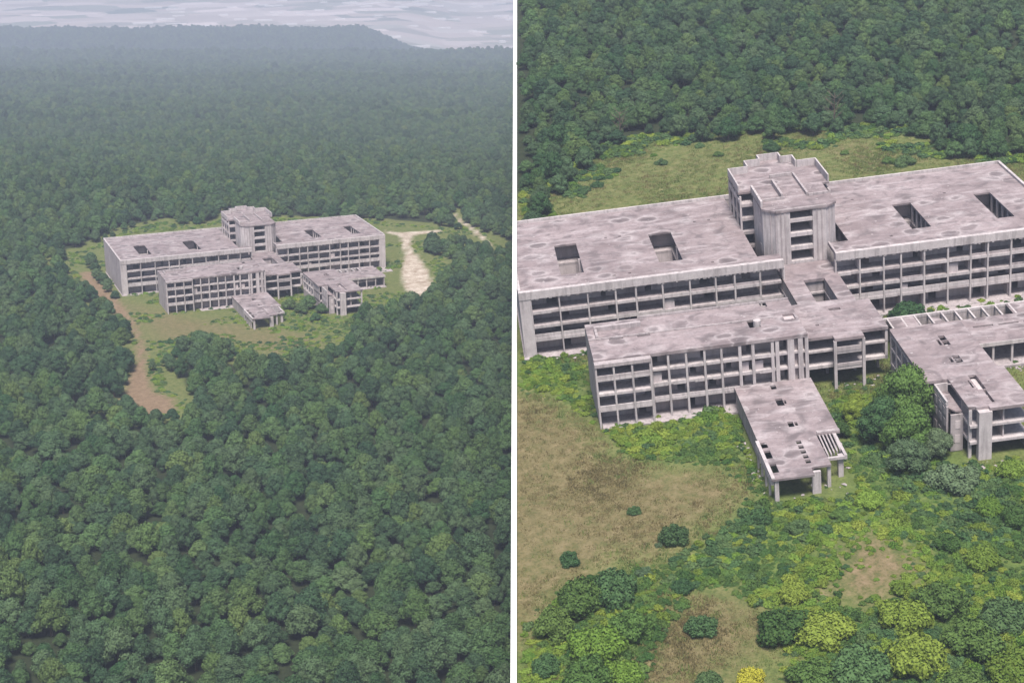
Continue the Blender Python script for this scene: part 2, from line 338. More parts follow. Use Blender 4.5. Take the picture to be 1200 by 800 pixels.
# ------------------------------------------------------------------ the near ground: a tilted hillside terrace, its bank and the white wall on its left edge
def h_near(x, y): return 0.25 * vnoise(x, y, 12, 5) - 0.2
nx_ = axis(-74, 70, -74, 330, 2.0, 1.15); ny_ = axis(-150, 140, -150, 640, 2.0, 1.12)
XX, YY = np.meshgrid(nx_, ny_)
nme, nv = grid_mesh('terrace_ground', XX, YY, h_near(XX, YY))
P2 = nv[:, :2]
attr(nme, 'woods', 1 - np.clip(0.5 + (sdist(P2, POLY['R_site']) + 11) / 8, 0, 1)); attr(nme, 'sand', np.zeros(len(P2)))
attr(nme, 'dirt', 0.4 * soft(P2, ['R_dry2', 'R_tan'], 5.0)); attr(nme, 'dry', np.maximum(soft(P2, ['R_dry', 'R_dry2', 'R_dry3'], 5.0), 0.25 * soft(P2, ['R_back'], 6.0)))
attr(nme, 'lush', soft(P2, ['R_lushA', 'R_lushB', 'R_lushC', 'R_thicket'], 4.0)); attr(nme, 'plain', np.zeros(len(P2)))
bm = bmesh.new(); bm.from_mesh(nme)
bmesh.ops.bisect_plane(bm, geom=bm.verts[:] + bm.edges[:] + bm.faces[:], plane_co=SEAM_P, plane_no=SEAM_N, clear_outer=True)
bm.to_mesh(nme); bm.free()
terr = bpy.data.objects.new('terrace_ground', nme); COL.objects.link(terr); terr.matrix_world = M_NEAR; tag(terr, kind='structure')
DOWN = M_NEAR.to_3x3().inverted() @ Vector((0, 0, -1))
def seam_x(y): return SEAM_P.x + (SEAM_N.y * (y - SEAM_P.y) - SEAM_N.z * SEAM_P.z) / -SEAM_N.x
YS = [-150 + 20 * k for k in range(41)]; YE = max(ny_)
YS = [y for y in YS if y < YE] + [YE]
XE = max(nx_)
def drop(p, base=-6.0):                                # a point straight below p, at the wide ground's level
    w = M_NEAR @ Vector(p); return tuple(M_NEAR.inverted() @ Vector((w.x, w.y, base)))
ring = [(seam_x(y) + 0.01, y, -0.35) for y in YS] + [(XE, YE, -0.35), (XE, -150, -0.35)]
b = MB(); n = len(ring); b.v = ring + [drop(p) for p in ring]
b.f = [(k, (k + 1) % n, n + (k + 1) % n, n + k) for k in range(n)]
bank = b.build('hillside_bank', M['earth']); bank.matrix_world = M_NEAR; tag(bank, kind='structure')
b = MB()
def wall_th(y): return 0.85 + 0.9 * (y + 150) / 800
sec = []
for y in YS:
    x1 = seam_x(y) - 0.005; x0 = x1 - wall_th(y)
    dn = DOWN * 3.0
    sec.append([(x0, y, 0.7), (x1, y, 0.7), (x1 + dn.x, y + dn.y, 0.7 + dn.z), (x0 + dn.x, y + dn.y, 0.7 + dn.z)])
for q in sec: b.v += q
for k in range(len(sec) - 1):
    for j in range(4): b.f.append((4 * k + j, 4 * k + (j + 1) % 4, 4 * k + 4 + (j + 1) % 4, 4 * k + 4 + j))
b.f += [(3, 2, 1, 0), tuple(4 * (len(sec) - 1) + j for j in range(4))]
rw = b.build('retaining_wall', M['wall']); rw.matrix_world = M_NEAR
tag(rw, 'narrow white retaining wall running along the left edge of the raised hillside', 'wall')

# ------------------------------------------------------------------ the abandoned building
D = 41.65
def long_wing(root, xs, pyl, holes, notch, end_x, far_side, clip):
    """ four storeys of open bays: columns, slab bands, fascia, end pylon, roof with light wells """
    x0, x1 = min(min(xs), min(pyl)), max(max(xs), max(pyl))
    cut = list(holes) + [notch]
    m = MB(); m.box(x0 + 0.3, x1 - 0.3, D - 0.4, D, 0, 14.2)
    ex = (x0, x0 + 0.5) if far_side < 0 else (x1 - 0.5, x1)
    m.box(ex[0], ex[1], 1.2, D, 0, 14.2)
    nx = (notch[0] - 0.45, notch[0] - 0.05) if far_side < 0 else (notch[1] + 0.05, notch[1] + 0.45)
    for zz in ((0, 3.45), (5.0, 6.45), (7.1, 9.7), (10.35, 14.1)): pass
    core = m.build('long_wing', M['concrete'], root, clip)
    def sub(mb, name, mat='concrete'):
        o = mb.build(name, M[mat], core, clip); return o
    lv = [(0.0, 3.5), (4.0, 6.5), (7.0, 9.7), (10.25, 14.2)]
    w = MB()
    for a, c in lv:
        yb = 3.6
        segs = []; x = x0 + 0.6; rr = random.Random(int(a * 10) + len(xs))
        while x < x1 - 1:
            ln = rr.uniform(5, 11); w.box(x, min(x + ln, x1 - 0.6), yb, yb + 0.25, a, c); x += ln + rr.uniform(1.0, 2.4)
        for k, cx in enumerate(xs):
            if k % 3 == 1 or rr.random() < 0.25: w.box(cx - 0.12, cx + 0.12, 1.2, yb - 0.02, a, c)
        for (hx0, hx1, hy0, hy1) in holes:              # light well shafts
            if a > 6.5: w.box(hx0 - 1, hx1 + 1, hy1 + (0.02 if a < 8 else 3.0), hy1 + (0.3 if a < 8 else 3.3), a, c)
            if far_side > 0:
                for q in range(5): w.box(hx1 + 0.05, hx1 + 0.45, hy0 + 1.0 + q * (hy1 - hy0 - 2) / 4 - 0.3, hy0 + 1.0 + q * (hy1 - hy0 - 2) / 4 + 0.3, a, c)
                w.box(hx1 + 3.5, hx1 + 3.7, hy0 - 1, hy1 + 1, a, c)
            w.box(hx0 - 2, hx1 + 2, hy0 - 0.3, hy0 - 0.02, a, c)
    w.build_each('partition_wall', M['inner'], core, clip)
    for z0, z1, yf in ((3.5, 4.0, -0.1), (6.5, 7.0, -0.12), (9.7, 10.25, -0.12)):
        p = MB().plate(x0 + 0.55, x1 - 0.55, yf, D - 0.45, z0, z1, [h for h in cut]); sub(p, 'floor_slab')
    sub(MB().box(x0 - 0.3, x1 + 0.3, -1.3, D - 0.5, -0.4, 0.1), 'ground_slab', 'concrete')
    rcut = cut + [(a - 0.3, a + 0.3, c - 0.35, c + 0.35) for a, c in ((-34.6, 25.5), (-31.4, 25.4), (-35.3, 3.6), (-32.0, 3.8), (-14.1, 28.6), (-10.9, 28.5), (-14.4, 4.0), (22.0, 30.0), (42.0, 27.0), (24.0, 6.0))]
    sub(MB().plate(x0 + 0.02, x1 - 0.02, 0.65, D - 0.5, 14.22, 14.62, rcut), 'roof', 'roof')
    f = MB(); f.box(x0, x1, -0.45, 0.62, 13.25, 14.95); sub(f, 'fascia', 'pale')
    d = MB(); x = x0 + 0.5
    rr = random.Random(3)
    while x < x1 - 0.6:
        if rr.random() < 0.8: d.box(x, x + rr.uniform(0.3, 0.75), -0.40, 0.3, 13.25 - rr.uniform(0.14, 0.3), 13.246)
        x += 0.95
    o = sub(d, 'crumbled_fascia_edge', 'pale')
    if o: tag(o, kind='stuff')
    pr = MB(); pr.box(x0, x1, D - 0.48, D + 0.05, 14.21, 15.25); sub(pr, 'parapet', 'pale')
    pe = MB()
    if far_side < 0: pe.box(x0 - 0.02, x0 + 0.55, 0.64, D - 0.5, 14.64, 15.1)
    else: pe.box(x1 - 0.55, x1 + 0.02, 0.64, D - 0.5, 14.64, 15.2)
    sub(pe, 'parapet', 'pale')
    if far_side > 0:
        pc = MB(); pc.box(x0 + 0.02, x0 + 0.4, 0.65, notch[3] * 0 + 6.4, 14.64, 15.0); sub(pc, 'kerb', 'concrete')
    bl = MB(); rr = random.Random(11)
    for k in range(len(xs) - 1):
        a, c = xs[k] + 0.2, xs[k + 1] - 0.2
        bl = MB(); bl.box(a, c, -0.05, 0.14, 4.003, 4.95 if rr.random() < 0.85 else 4.3); sub(bl, 'balustrade', 'pale')
        if rr.random() < 0.35: bl = MB(); bl.box(a, c, 0.12, 0.28, 7.003, 7.5); sub(bl, 'balustrade')
        if rr.random() < 0.3: bl = MB(); bl.box(a, c, 0.12, 0.28, 10.253, 10.75); sub(bl, 'balustrade')
    for k, cx in enumerate(xs):
        sub(MB().box(cx - 0.17 + rr.uniform(-.03, .03), cx + 0.17 + rr.uniform(-.03, .03), -0.28, 0.28, -0.5, 13.24), 'column', 'pale')
        if k + 1 < len(xs):
            for zt in (4.0, 7.0, 10.25):                # edge beams, bay by bay: some sagging, some broken short
                if rr.random() < 0.12: continue
                a, c = cx + 0.22, xs[k + 1] - 0.22
                if rr.random() < 0.15: c -= rr.uniform(0.5, 2.0)
                dz = rr.uniform(-0.1, 0.05); sub(MB().prism([(a, -0.24), (c, -0.24 - rr.uniform(-.03, .03)), (c, -0.125), (a, -0.125)], zt - 0.58 + dz, zt + rr.uniform(-0.08, 0.22)), 'edge_beam', 'pale')
            if rr.random() < 0.4:                       # leftover infill
                zt = rr.choice((4.0, 7.0, 10.25)); ww = rr.uniform(0.8, 3.0); sub(MB().box(cx + 0.25, cx + 0.25 + ww, 0.3, 0.5, zt + 0.003, zt + rr.uniform(1.0, 2.3)), 'infill_wall', 'inner')
        if k % 1 == 0: sub(MB().box(cx - 0.2, cx + 0.2, 16.0, 16.4, -0.5, 14.2), 'column', 'inner')
    sub(MB().box(pyl[0], pyl[1], -0.35, 1.15, -1.0, 13.24), 'pylon', 'pale')
    return core

def build_complex(M4, label, clip):
    root = empty('abandoned_building', M4); tag(root, label, 'building')
    long_wing(root, [-53.45, -47.5, -41.5, -35.65, -31.4, -25.8, -20.1, -14.7, -10.7, -5.35, -0.35], (-55.8, -53.3),
              [(-46.2, -41.3, 7.3, 24.6), (-25.2, -20.2, 7.4, 24.4)], (-5.0, 0.5, 4.0, 60), -55.8, -1, clip)
    long_wing(root, [10.55, 15.6, 20.65, 24.3, 29.2, 34.2, 39.0, 42.6, 47.5, 52.4, 57.0], (57.1, 59.65),
              [(29.2, 33.3, 8.4, 23.7), (47.5, 51.2, 8.3, 24.0)], (9.0, 15.0, 6.5, 60), 59.65, 1, clip)
    # tower
    t = MB()
    t.prism([(0.3, 7.5), (3.0, 7.5), (3.0, 9.0), (3.0, 20.0), (-2.3, 20.0), (-2.3, 10.2)], 0, 22.3)
    t.prism([(7.8, 7.5), (10.6, 7.5), (13.0, 9.4), (13.0, 20.0), (7.8, 20.0)], 0, 22.3)
    t.box(3.02, 7.78, 15.0, 15.4, 0, 22.2)
    tw = t.build('tower', M['pale'], root)
    def sub(mb, name, mat='concrete', par=None): return mb.build(name, M[mat], par or tw)
    for z0, z1 in ((19.75, 20.5), (16.5, 17.35), (13.4, 14.3), (10.3, 11.0)): sub(MB().box(3.02, 7.78, 7.62, 14.98, z0, z1), 'floor_slab', 'pale')
    sub(MB().prism([(0.1, 7.3), (10.8, 7.3), (13.2, 9.2), (13.2, 21.4), (-2.5, 21.4), (-2.5, 10.0)], 22.31, 22.75), 'roof', 'roof')
    k = MB(); k.box(-0.1, 10.7, 7.35, 7.75, 22.76, 23.0); sub(k, 'kerb', 'concrete')
    k = MB(); k.box(-2.5, -2.05, 10.6, 21.3, 22.76, 24.2); sub(k, 'parapet', 'pale')
    k = MB(); k.box(2.7, 3.15, 14.5, 24.5, 22.77, 23.9); sub(k, 'low_wall', 'concrete')
    k = MB(); k.box(8.2, 8.6, 14.6, 28.5, 22.77, 23.5); sub(k, 'low_wall', 'concrete')
    k = MB(); k.box(3.17, 8.18, 28.2, 28.6, 22.77, 23.5); sub(k, 'low_wall', 'concrete')
    k = MB(); k.box(-1.9, 3.4, 14.0, 14.4, 22.77, 23.3); sub(k, 'low_wall', 'concrete')
    k = MB(); k.box(8.62, 12.9, 14.2, 14.6, 22.77, 23.3); sub(k, 'low_wall', 'concrete')
    for sx in (-0.9, 0.0, 1.0, 1.9, 8.7, 9.7, 11.4): # vertical grooves and ribs of the facade
        yy = 7.5 if 0.3 < sx < 10.6 else (7.5 + (0.3 - sx) * 1.04 if sx < 0.3 else 7.5 + (sx - 10.6) * 0.79)
        sub(MB().box(sx - 0.13, sx + 0.13, yy - 0.12, yy + 0.5, 10.6, 22.29), 'rib', 'concrete')
    for z in (12.2, 16.6, 20.3): sub(MB().box(-2.36, -2.28, 12.0, 13.6, z, z + 1.7), 'window_slot', 'inner')
    # rear block of the tower
    rb = MB(); rb.box(-5.2, 14.8, 33.1, 33.5, 0, 21.3); rb.box(14.4, 14.8, 20.2, 33.08, 0, 21.3)
    rb.box(-1.9, 12.5, 24.0, 24.4, 0, 21.3)
    rbo = rb.build('stair_block', M['concrete'], root)
    for z0 in (6.7, 10.1, 13.4, 16.6, 19.8): sub(MB().box(-5.0, 14.38, 20.05, 33.05, z0, z0 + 0.7), 'floor_slab', 'concrete', rbo)
    sub(MB().prism([(-5.2, 21.45), (14.8, 21.45), (14.8, 33.5), (10.4, 33.52), (10.4, 37.5), (7.8, 37.52), (7.8, 40.4), (2.7, 40.4), (2.7, 37.5), (-0.8, 37.48), (-0.8, 33.5), (-5.2, 33.5)], 22.29, 22.74), 'roof', 'roof', rbo)
    for (a, c, e, f_) in ((-5.2, -0.8, 33.2, 33.5), (-0.8, -0.5, 33.52, 37.2), (-0.8, 2.7, 37.2, 37.5), (2.7, 3.0, 37.52, 40.1), (2.7, 7.8, 40.1, 40.4), (7.5, 7.8, 37.52, 40.08),
                          (7.82, 10.4, 37.2, 37.5), (10.1, 10.4, 33.52, 37.18), (10.42, 14.8, 33.2, 33.5), (14.5, 14.8, 21.5, 33.18), (-5.2, -4.9, 21.5, 33.18)):
        sub(MB().box(a, c, e, f_, 22.75, 24.4), 'parapet', 'pale', rbo)
    for y in (20.3, 24.5, 28.8, 32.8): sub(MB().box(-5.2, -4.8, y - 0.2, y + 0.2, 0, 22.28), 'column', 'pale', rbo)
    sub(MB().box(-5.18, -4.85, 20.5, 32.6, 20.5, 21.4), 'beam', 'pale', rbo)
    bw = MB(); bw.box(-0.7, 10.3, 33.55, 37.15, 0, 22.28); bw.box(2.8, 7.7, 37.2, 40.1, 0, 22.28); sub(bw, 'rear_wall', 'concrete', rbo)
    # link block between tower and front wing
    HL = 10.5
    l = MB(); l.box(-2.6, 13.2, -20.5, -20.1, 0, HL - 0.65); l.box(-2.9, -2.5, -29.0, -17.6, 3.5, HL - 0.65); l.box(13.0, 13.35, -28.4, -15.4, 3.5, HL - 0.65)
    l.box(-0.45, -0.1, -13.3, 6.9, 0, HL - 0.65); l.box(10.5, 10.85, -13.3, 6.9, 0, HL - 0.65)
    l.box(3.35, 7.5, -1.6, -1.3, 0, HL - 0.65); l.box(7.7, 7.9, -13.4, -1.7, 0, HL - 0.65)
    lk = l.build('link_block', M['concrete'], root)
    def ls(mb, name, mat='concrete'): return mb.build(name, M[mat], lk)
    ls(MB().plate(-3.0, 13.4, -31.2, 7.4, HL - 0.6, HL, [(-3.1, -0.6, -13.5, 8), (10.9, 14, -14.9, 8), (-4, 2.4, -40, -29.6), (8.1, 14, -40, -28.7), (3.2, 7.6, -13.4, -2.0), (4.6, 6.9, -18.3, -17.2), (0.4, 1.1, -24.5, -23.7)]), 'roof', 'roof')
    for z0, z1 in ((7.1, 7.5), (3.7, 4.3)):
        ls(MB().plate(-2.9, 13.3, -30.9, 7.3, z0, z1, [(-3.1, -0.6, -13.5, 8), (10.8, 14, -14.9, 8), (-4, 2.5, -40, -29.4), (8.0, 14, -40, -28.5), (3.2, 7.6, -13.4, -2.0)]), 'floor_slab', 'pale')
    for x, y in ((2.5, -30.9), (8.0, -30.9)): ls(MB().box(x - 0.28, x + 0.28, y - 0.35, y + 0.3, -0.6, HL - 0.61), 'column', 'pale')
    for x, y in ((13.1, -28.3), (-2.7, -29.1)): ls(MB().box(x - 0.25, x + 0.25, y - 0.2, y + 0.25, 3.6, HL - 0.61), 'column', 'pale')
    for x, y in ((2.5, -24), (8.0, -24), (12.6, -24), (12.6, -17)): ls(MB().box(x - 0.25, x + 0.25, y - 0.25, y + 0.25, -0.5, 3.69), 'column', 'inner')
    ls(MB().box(2.8, 7.7, -30.98, -30.7, 7.55, 8.5), 'balustrade', 'concrete'); ls(MB().box(2.8, 7.7, -30.98, -30.7, 4.35, 5.0), 'balustrade', 'concrete')
    # front wing
    f = MB(); f.box(-43.9, -43.5, -33.5, -17.4, 0, 13.0); f.box(-43.48, -3.8, -17.8, -17.4, 0, 13.0); f.box(-3.75, -3.4, -33.5, -17.4, 0, 13.0)
    fw = f.build('front_wing', M['concrete'], root, clip)
    def fs(mb, name, mat='concrete'): return mb.build(name, M[mat], fw)
    w = MB(); rr = random.Random(5)
    xc = [-33.15, -29.9, -26.5, -23.0, -19.8, -16.3, -13.8, -10.1]
    xp = [-43.75, -40.4, -36.9, -33.5]
    for a, c in ((0, 3.4), (3.9, 6.7), (7.15, 9.8), (10.25, 13.0)):
        x = -43
        while x < -8: ln = rr.uniform(4, 9); w.box(x, min(x + ln, -7.4), -31.0, -30.75, a, c); x += ln + rr.uniform(0.9, 1.6)
        for k, cx in enumerate(xp[1:] + xc[1:-1]):
            if rr.random() < 0.75: w.box(cx - 0.1, cx + 0.1, -33.3, -31.02, a, c)
    w.build_each('partition_wall', M['inner'], fw)
    for z0, z1 in ((3.4, 3.9), (6.7, 7.15), (9.8, 10.25)):
        p = MB().plate(-43.5, -3.8, -33.85, -17.85, z0, z1); fs(p, 'floor_slab', 'pale')
        p = MB().box(-43.88, -33.35, -35.35, -33.87, z0 - 0.02, z1 + 0.02); fs(p, 'balcony', 'pale')
    fs(MB().box(-43.8, -33.5, -35.3, -35.05, 3.95, 4.55), 'balustrade', 'pale'); fs(MB().box(-33.0, -16.5, -33.8, -33.6, 3.91, 4.35), 'balustrade', 'pale')
    fs(MB().box(-43.8, -33.5, -35.3, -35.05, 10.3, 10.9), 'balustrade')
    fs(MB().box(-43.4, -4.0, -36.0, -17.9, -0.4, 0.1), 'ground_slab')
    holes = [(-13.2, -11.0, -28.4, -24.6), (-6.1, -3.9, -26.7, -24.2), (-40.0, -37.2, -25.95, -25.3), (-34.5, -32.0, -26.1, -25.3), (-9.2, -7.9, -19.6, -17.3)]
    fs(MB().plate(-43.9, -3.4, -34.1, -17.4, 13.05, 13.7, holes), 'roof', 'roof')
    fs(MB().box(-43.95, -33.25, -35.6, -34.13, 12.75, 13.45), 'canopy_slab', 'concrete')
    fs(MB().box(-43.9, -8.0, -25.28, -24.98, 13.71, 13.95), 'kerb', 'concrete')
    fs(MB().box(-42.4, -33.2, -21.4, -20.6, 13.71, 14.6), 'parapet', 'concrete'); fs(MB().box(-42.4, -41.9, -24.9, -21.42, 13.71, 14.4), 'parapet', 'concrete')
    fs(MB().box(-33.2, -3.4, -17.75, -17.42, 13.71, 14.15), 'parapet', 'concrete')
    fs(MB().box(-6.15, -3.85, -26.75, -24.15, 13.0, 13.2), 'hatch_floor', 'inner')
    tk = MB().tube([(-11.5, -27.0, 13.2), (-11.5, -27.0, 14.5)], [0.75, 0.75], 14); fs(tk, 'vent_drum', 'pale')
    for x in xp: fs(MB().box(x - 0.17, x + 0.17, -35.45, -35.1, -0.5, 12.74), 'column', 'pale')
    for k in range(len(xc) - 1):
        for zt in (3.9, 7.15, 10.25):
            if rr.random() < 0.15: continue
            a, c = xc[k] + 0.3, xc[k + 1] - 0.3
            if rr.random() < 0.2: a += rr.uniform(0.3, 1.2)
            fs(MB().box(a, c, -33.98, -33.86, zt - 0.5 + rr.uniform(-.1, .05), zt + rr.uniform(-0.08, 0.25)), 'edge_beam', 'pale')
        if rr.random() < 0.4: fs(MB().box(xc[k] + 0.3, xc[k] + 0.3 + rr.uniform(0.6, 2.2), -33.3, -33.1, 7.153, 7.15 + rr.uniform(0.9, 2.2)), 'infill_wall', 'inner')
    for x in xc: fs(MB().box(x - (0.2 if x < -17 else 0.28), x + (0.2 if x < -17 else 0.28), -33.98, -33.5, -0.5, 13.04), 'column', 'pale')
    fs(MB().box(-9.55, -8.85, -34.0, -33.2, -0.5, 13.04), 'column', 'pale')
    for a, c in ((-7.25, -6.0), (-5.25, -4.35), (-3.95, -3.3)): fs(MB().box(a, c, -34.05, -33.0, -0.5, 13.04), 'pilaster', 'pale')
    fs(MB().box(-7.2, -3.45, -32.95, -32.6, 0, 13.04), 'bay_wall', 'inner')
    # entrance porch with skylight slots
    p = MB(); p.box(-17.6, -17.2, -56.0, -34.15, 0, 4.05); p.box(-3.55, -3.2, -54.0, -34.15, 0, 4.05); p.box(-17.0, -3.7, -40.3, -40.0, 0, 4.05)
    po = p.build('entrance_porch', M['concrete'], root)
    def ps(mb, name, mat='concrete'): return mb.build(name, M[mat], po)
    ph = [(-11.2, -10.2, -37.0, -35.3), (-11.5, -10.2, -43.8, -41.0), (-10.1, -9.7, -43.2, -41.8), (-11.3, -10.3, -52.2, -50.2), (-10.1, -9.6, -52.0, -50.6),
          (-17.55, -16.45, -58.6, -56.6), (-17.55, -16.45, -62.4, -59.6), (-17.55, -16.45, -67.4, -64.4), (-10.9, -10.4, -70, -67.2), (-10.45, -3, -71, -67.0), (-7.4, -3, -70, -56.0), (-18.2, -17.8, -56.0, -34)]
    for k in range(5): ph.append((-11.4, -10.5, -58.6 - 1.75 * k, -57.4 - 1.75 * k))
    ps(MB().plate(-18.2, -3.1, -69.6, -34.12, 4.1, 4.5, ph), 'roof', 'roof')
    ps(MB().box(-18.3, -17.7, -69.7, -56.3, 4.51, 4.85), 'parapet', 'pale')
    ps(MB().box(-7.2, -3.1, -55.9, -55.2, 4.51, 4.75), 'kerb', 'concrete')
    for k in range(5): ps(MB().prism([(-7.2 + 0.62 * k, -63.8 + 0.45 * k), (-6.95 + 0.62 * k, -63.8 + 0.45 * k), (-6.75 + 0.62 * k, -56.1), (-7.0 + 0.62 * k, -56.1)], 3.9, 4.35), 'pergola_beam', 'concrete')
    ps(MB().box(-7.3, -4.4, -64.4, -63.9, 3.7, 4.2), 'beam', 'pale'); ps(MB().box(-4.4, -3.9, -64.2, -56.1, 3.5, 4.3), 'beam', 'pale')
    for a, c, e, g in ((-17.7, -17.0, -69.3, -68.6), (-11.0, -9.5, -68.2, -67.6), (-8.0, -7.4, -66.6, -66.0), (-5.4, -4.5, -63.8, -63.0), (-4.3, -3.7, -60.0, -59.4)): ps(MB().box(a, c, e, g, -0.8, 4.09), 'pier', 'pale')
    ps(MB().box(-18.3, -17.85, -69.2, -56.4, 3.2, 4.09), 'beam', 'pale')
    for y in (-57, -60.2, -63.4, -66.5): ps(MB().box(-18.2, -17.85, y - 0.2, y + 0.2, -0.6, 3.19), 'column', 'pale')
    return root

def build_annex(M4, label):
    root = empty('concrete_annex', M4); tag(root, label, 'building')
    H = 9.8
    e = MB(); e.box(13.7, 14.0, -44.0, -29.2, 0, 2.7); e.box(27.1, 27.4, -49.0, -29.2, 0, H - 0.6); e.box(14.02, 27.08, -29.5, -29.2, 0, H - 0.6)
    e.box(15.0, 15.35, -59.0, -51.5, 0, 8.2); e.box(14.0, 14.3, -51.4, -44.1, 0, H - 0.6); e.box(15.4, 17.6, -60.2, -59.9, 0, 7.2)
    e.box(28.1, 28.4, -63.4, -49.1, 0, 2.8)
    ew = e.build('cross_wing', M['concrete'], root)
    def es(mb, name, mat='concrete'): return mb.build(name, M[mat], ew)
    hs = [(21.3, 22.5, -38.3, -36.3), (21.3, 22.5, -36.1, -34.0), (20.5, 21.0, -38.0, -35.5), (21.1, 22.4, -45.8, -44.4), (21.1, 22.4, -44.2, -42.8), (20.3, 20.8, -45.4, -43.5), (21.3, 22.7, -57.0, -51.2), (22.0, 22.5, -62.0, -57.3), (20.6, 20.9, -56.0, -53),
          (13, 17.6, -66, -51.6), (27.4, 29, -49.0, -28), (13, 21.0, -70, -63.2), (17.6, 18.8, -66, -62.9)]
    es(MB().plate(13.6, 28.5, -64.0, -29.0, H - 0.55, H, hs), 'roof', 'roof')
    es(MB().box(21.2, 22.8, -62.3, -51.1, H - 1.1, H - 0.9), 'slot_floor', 'inner')
    for z0, z1 in ((6.0, 6.45), (2.8, 3.3)): es(MB().plate(14.0, 28.3, -63.6, -29.55, z0, z1, [(13, 17.7, -66, -51.4), (27.05, 29, -49, -28)]), 'floor_slab', 'pale')
    es(MB().box(19.0, 21.3, -64.3, -63.0, -1.5, H - 0.56), 'pylon', 'pale')
    for x, y in ((28.0, -63.4), (17.9, -62.8), (28.0, -56.0), (24.5, -56.0)): es(MB().box(x - 0.27, x + 0.27, y - 0.27, y + 0.27, -1.5, H - 0.56), 'column', 'pale')
    w = MB()
    for a, c in ((3.3, 6.0), (6.45, 9.2)): w.box(17.8, 27.0, -58.6, -58.35, a, c); w.box(23.6, 23.85, -63.0, -58.62, a, c)
    w.build_each('partition_wall', M['inner'], ew)
    # broken corner roof and pierced corner wall
    es(MB().prism([(15.2, -51.7), (17.5, -51.7), (17.5, -59.8), (16.4, -59.6), (15.3, -57.5)], 7.3, 7.6), 'broken_roof', 'roof')
    es(MB().box(15.05, 15.4, -58.8, -51.7, 8.21, 9.2), 'parapet', 'pale'); es(MB().box(15.42, 17.5, -52.0, -51.66, 7.62, 9.2), 'parapet', 'pale')
    for z in (1.6, 4.4): es(MB().box(16.2, 17.1, -60.26, -60.18, z, z + 1.6), 'window_opening', 'inner')
    for y in (-53.2, -55.6, -57.8):
        for z in (1.4, 4.2, 6.4): es(MB().box(14.93, 15.02, y - 0.6, y + 0.6, z, z + 1.4), 'window_opening', 'inner')
    # glazed side frame
    for y in (-29.4, -33.0, -36.6, -40.3, -43.8): es(MB().box(13.6, 13.95, y - 0.2, y + 0.2, 2.71, H - 0.56), 'column', 'pale')
    for z in (2.75, 6.0, 8.6): es(MB().box(13.65, 13.9, -43.55, -29.65, z, z + 0.35), 'rail', 'pale')
    es(MB().box(15.2, 15.4, -43.9, -29.6, 2.8, H - 0.6), 'inner_wall', 'inner')
    # low hall with a pergola roof strip
    h = MB(); h.box(27.5, 49.0, -20.0, -19.7, 0, 4.5); h.box(48.7, 49.0, -29.3, -20.1, 0, 4.5); h.box(17.0, 48.9, -13.9, -13.6, 0.0, 4.45)
    hw = h.build('low_hall', M['concrete'], root)
    def hsb(mb, name, mat='concrete'): return mb.build(name, M[mat], hw)
    hsb(MB().plate(16.5, 49.4, -30.2, -18.6, 4.55, 5.0, [(13, 27.5, -31, -28.9), (32, 36, -22.9, -22.2), (37, 41, -23.0, -22.4), (42, 47, -23.0, -22.3)]), 'roof', 'roof')
    hsb(MB().box(28.0, 49.3, -30.4, -30.22, 4.3, 5.1), 'fascia', 'pale')
    hsb(MB().box(16.5, 49.4, -13.95, -13.4, 4.5, 5.05), 'beam', 'pale')
    for k in range(10): hsb(MB().box(17.2 + 2.75 * k, 17.55 + 2.75 * k, -18.58, -13.97, 4.5, 5.02), 'pergola_beam', 'pale')
    for x0, x1 in ((17.6, 22.6), (41.5, 49.3)): hsb(MB().box(x0, x1, -18.55, -13.98, 4.86, 4.99), 'roof_panel', 'roof')
    hsb(MB().prism([(26.0, -18.4), (28.2, -18.4), (27.6, -15.2), (25.9, -14.6)], 4.3, 4.42), 'roof_panel', 'roof')
    for x in (29.0, 33.5, 37.2, 41.0, 45.0, 48.8): hsb(MB().box(x - 0.2, x + 0.2, -30.1, -29.7, -0.5, 4.54), 'column', 'pale')
    hsb(MB().box(27.6, 49.3, -31.5, -19.9, -0.3, 0.35), 'floor_slab', 'concrete')
    return root

for M4 in (M_WIDE, M_NEAR):                            # cracked concrete apron before the right long wing
    b = MB(); b.prism([(22, -6.4), (38, -8.2), (47, -6.9), (60.5, -7.6), (61, -1.4), (40, -1.35), (23, -1.36)], -0.5, 0.06)
    o = b.build('pavement', M['concrete']); o.matrix_world = M4; tag(o, kind='structure')
build_complex(M_WIDE, 'small distant derelict grey concrete complex with central tower, seen whole amid dark forest', False)
build_complex(M_NEAR, 'large close derelict grey concrete complex with tower, cut off at the white wall', True)
build_annex(M_WIDE, 'small distant concrete annex beside the pale sandy pit')
build_annex(M_NEAR, 'large close concrete annex with slotted roof at the right edge, behind the leafy tree clump')

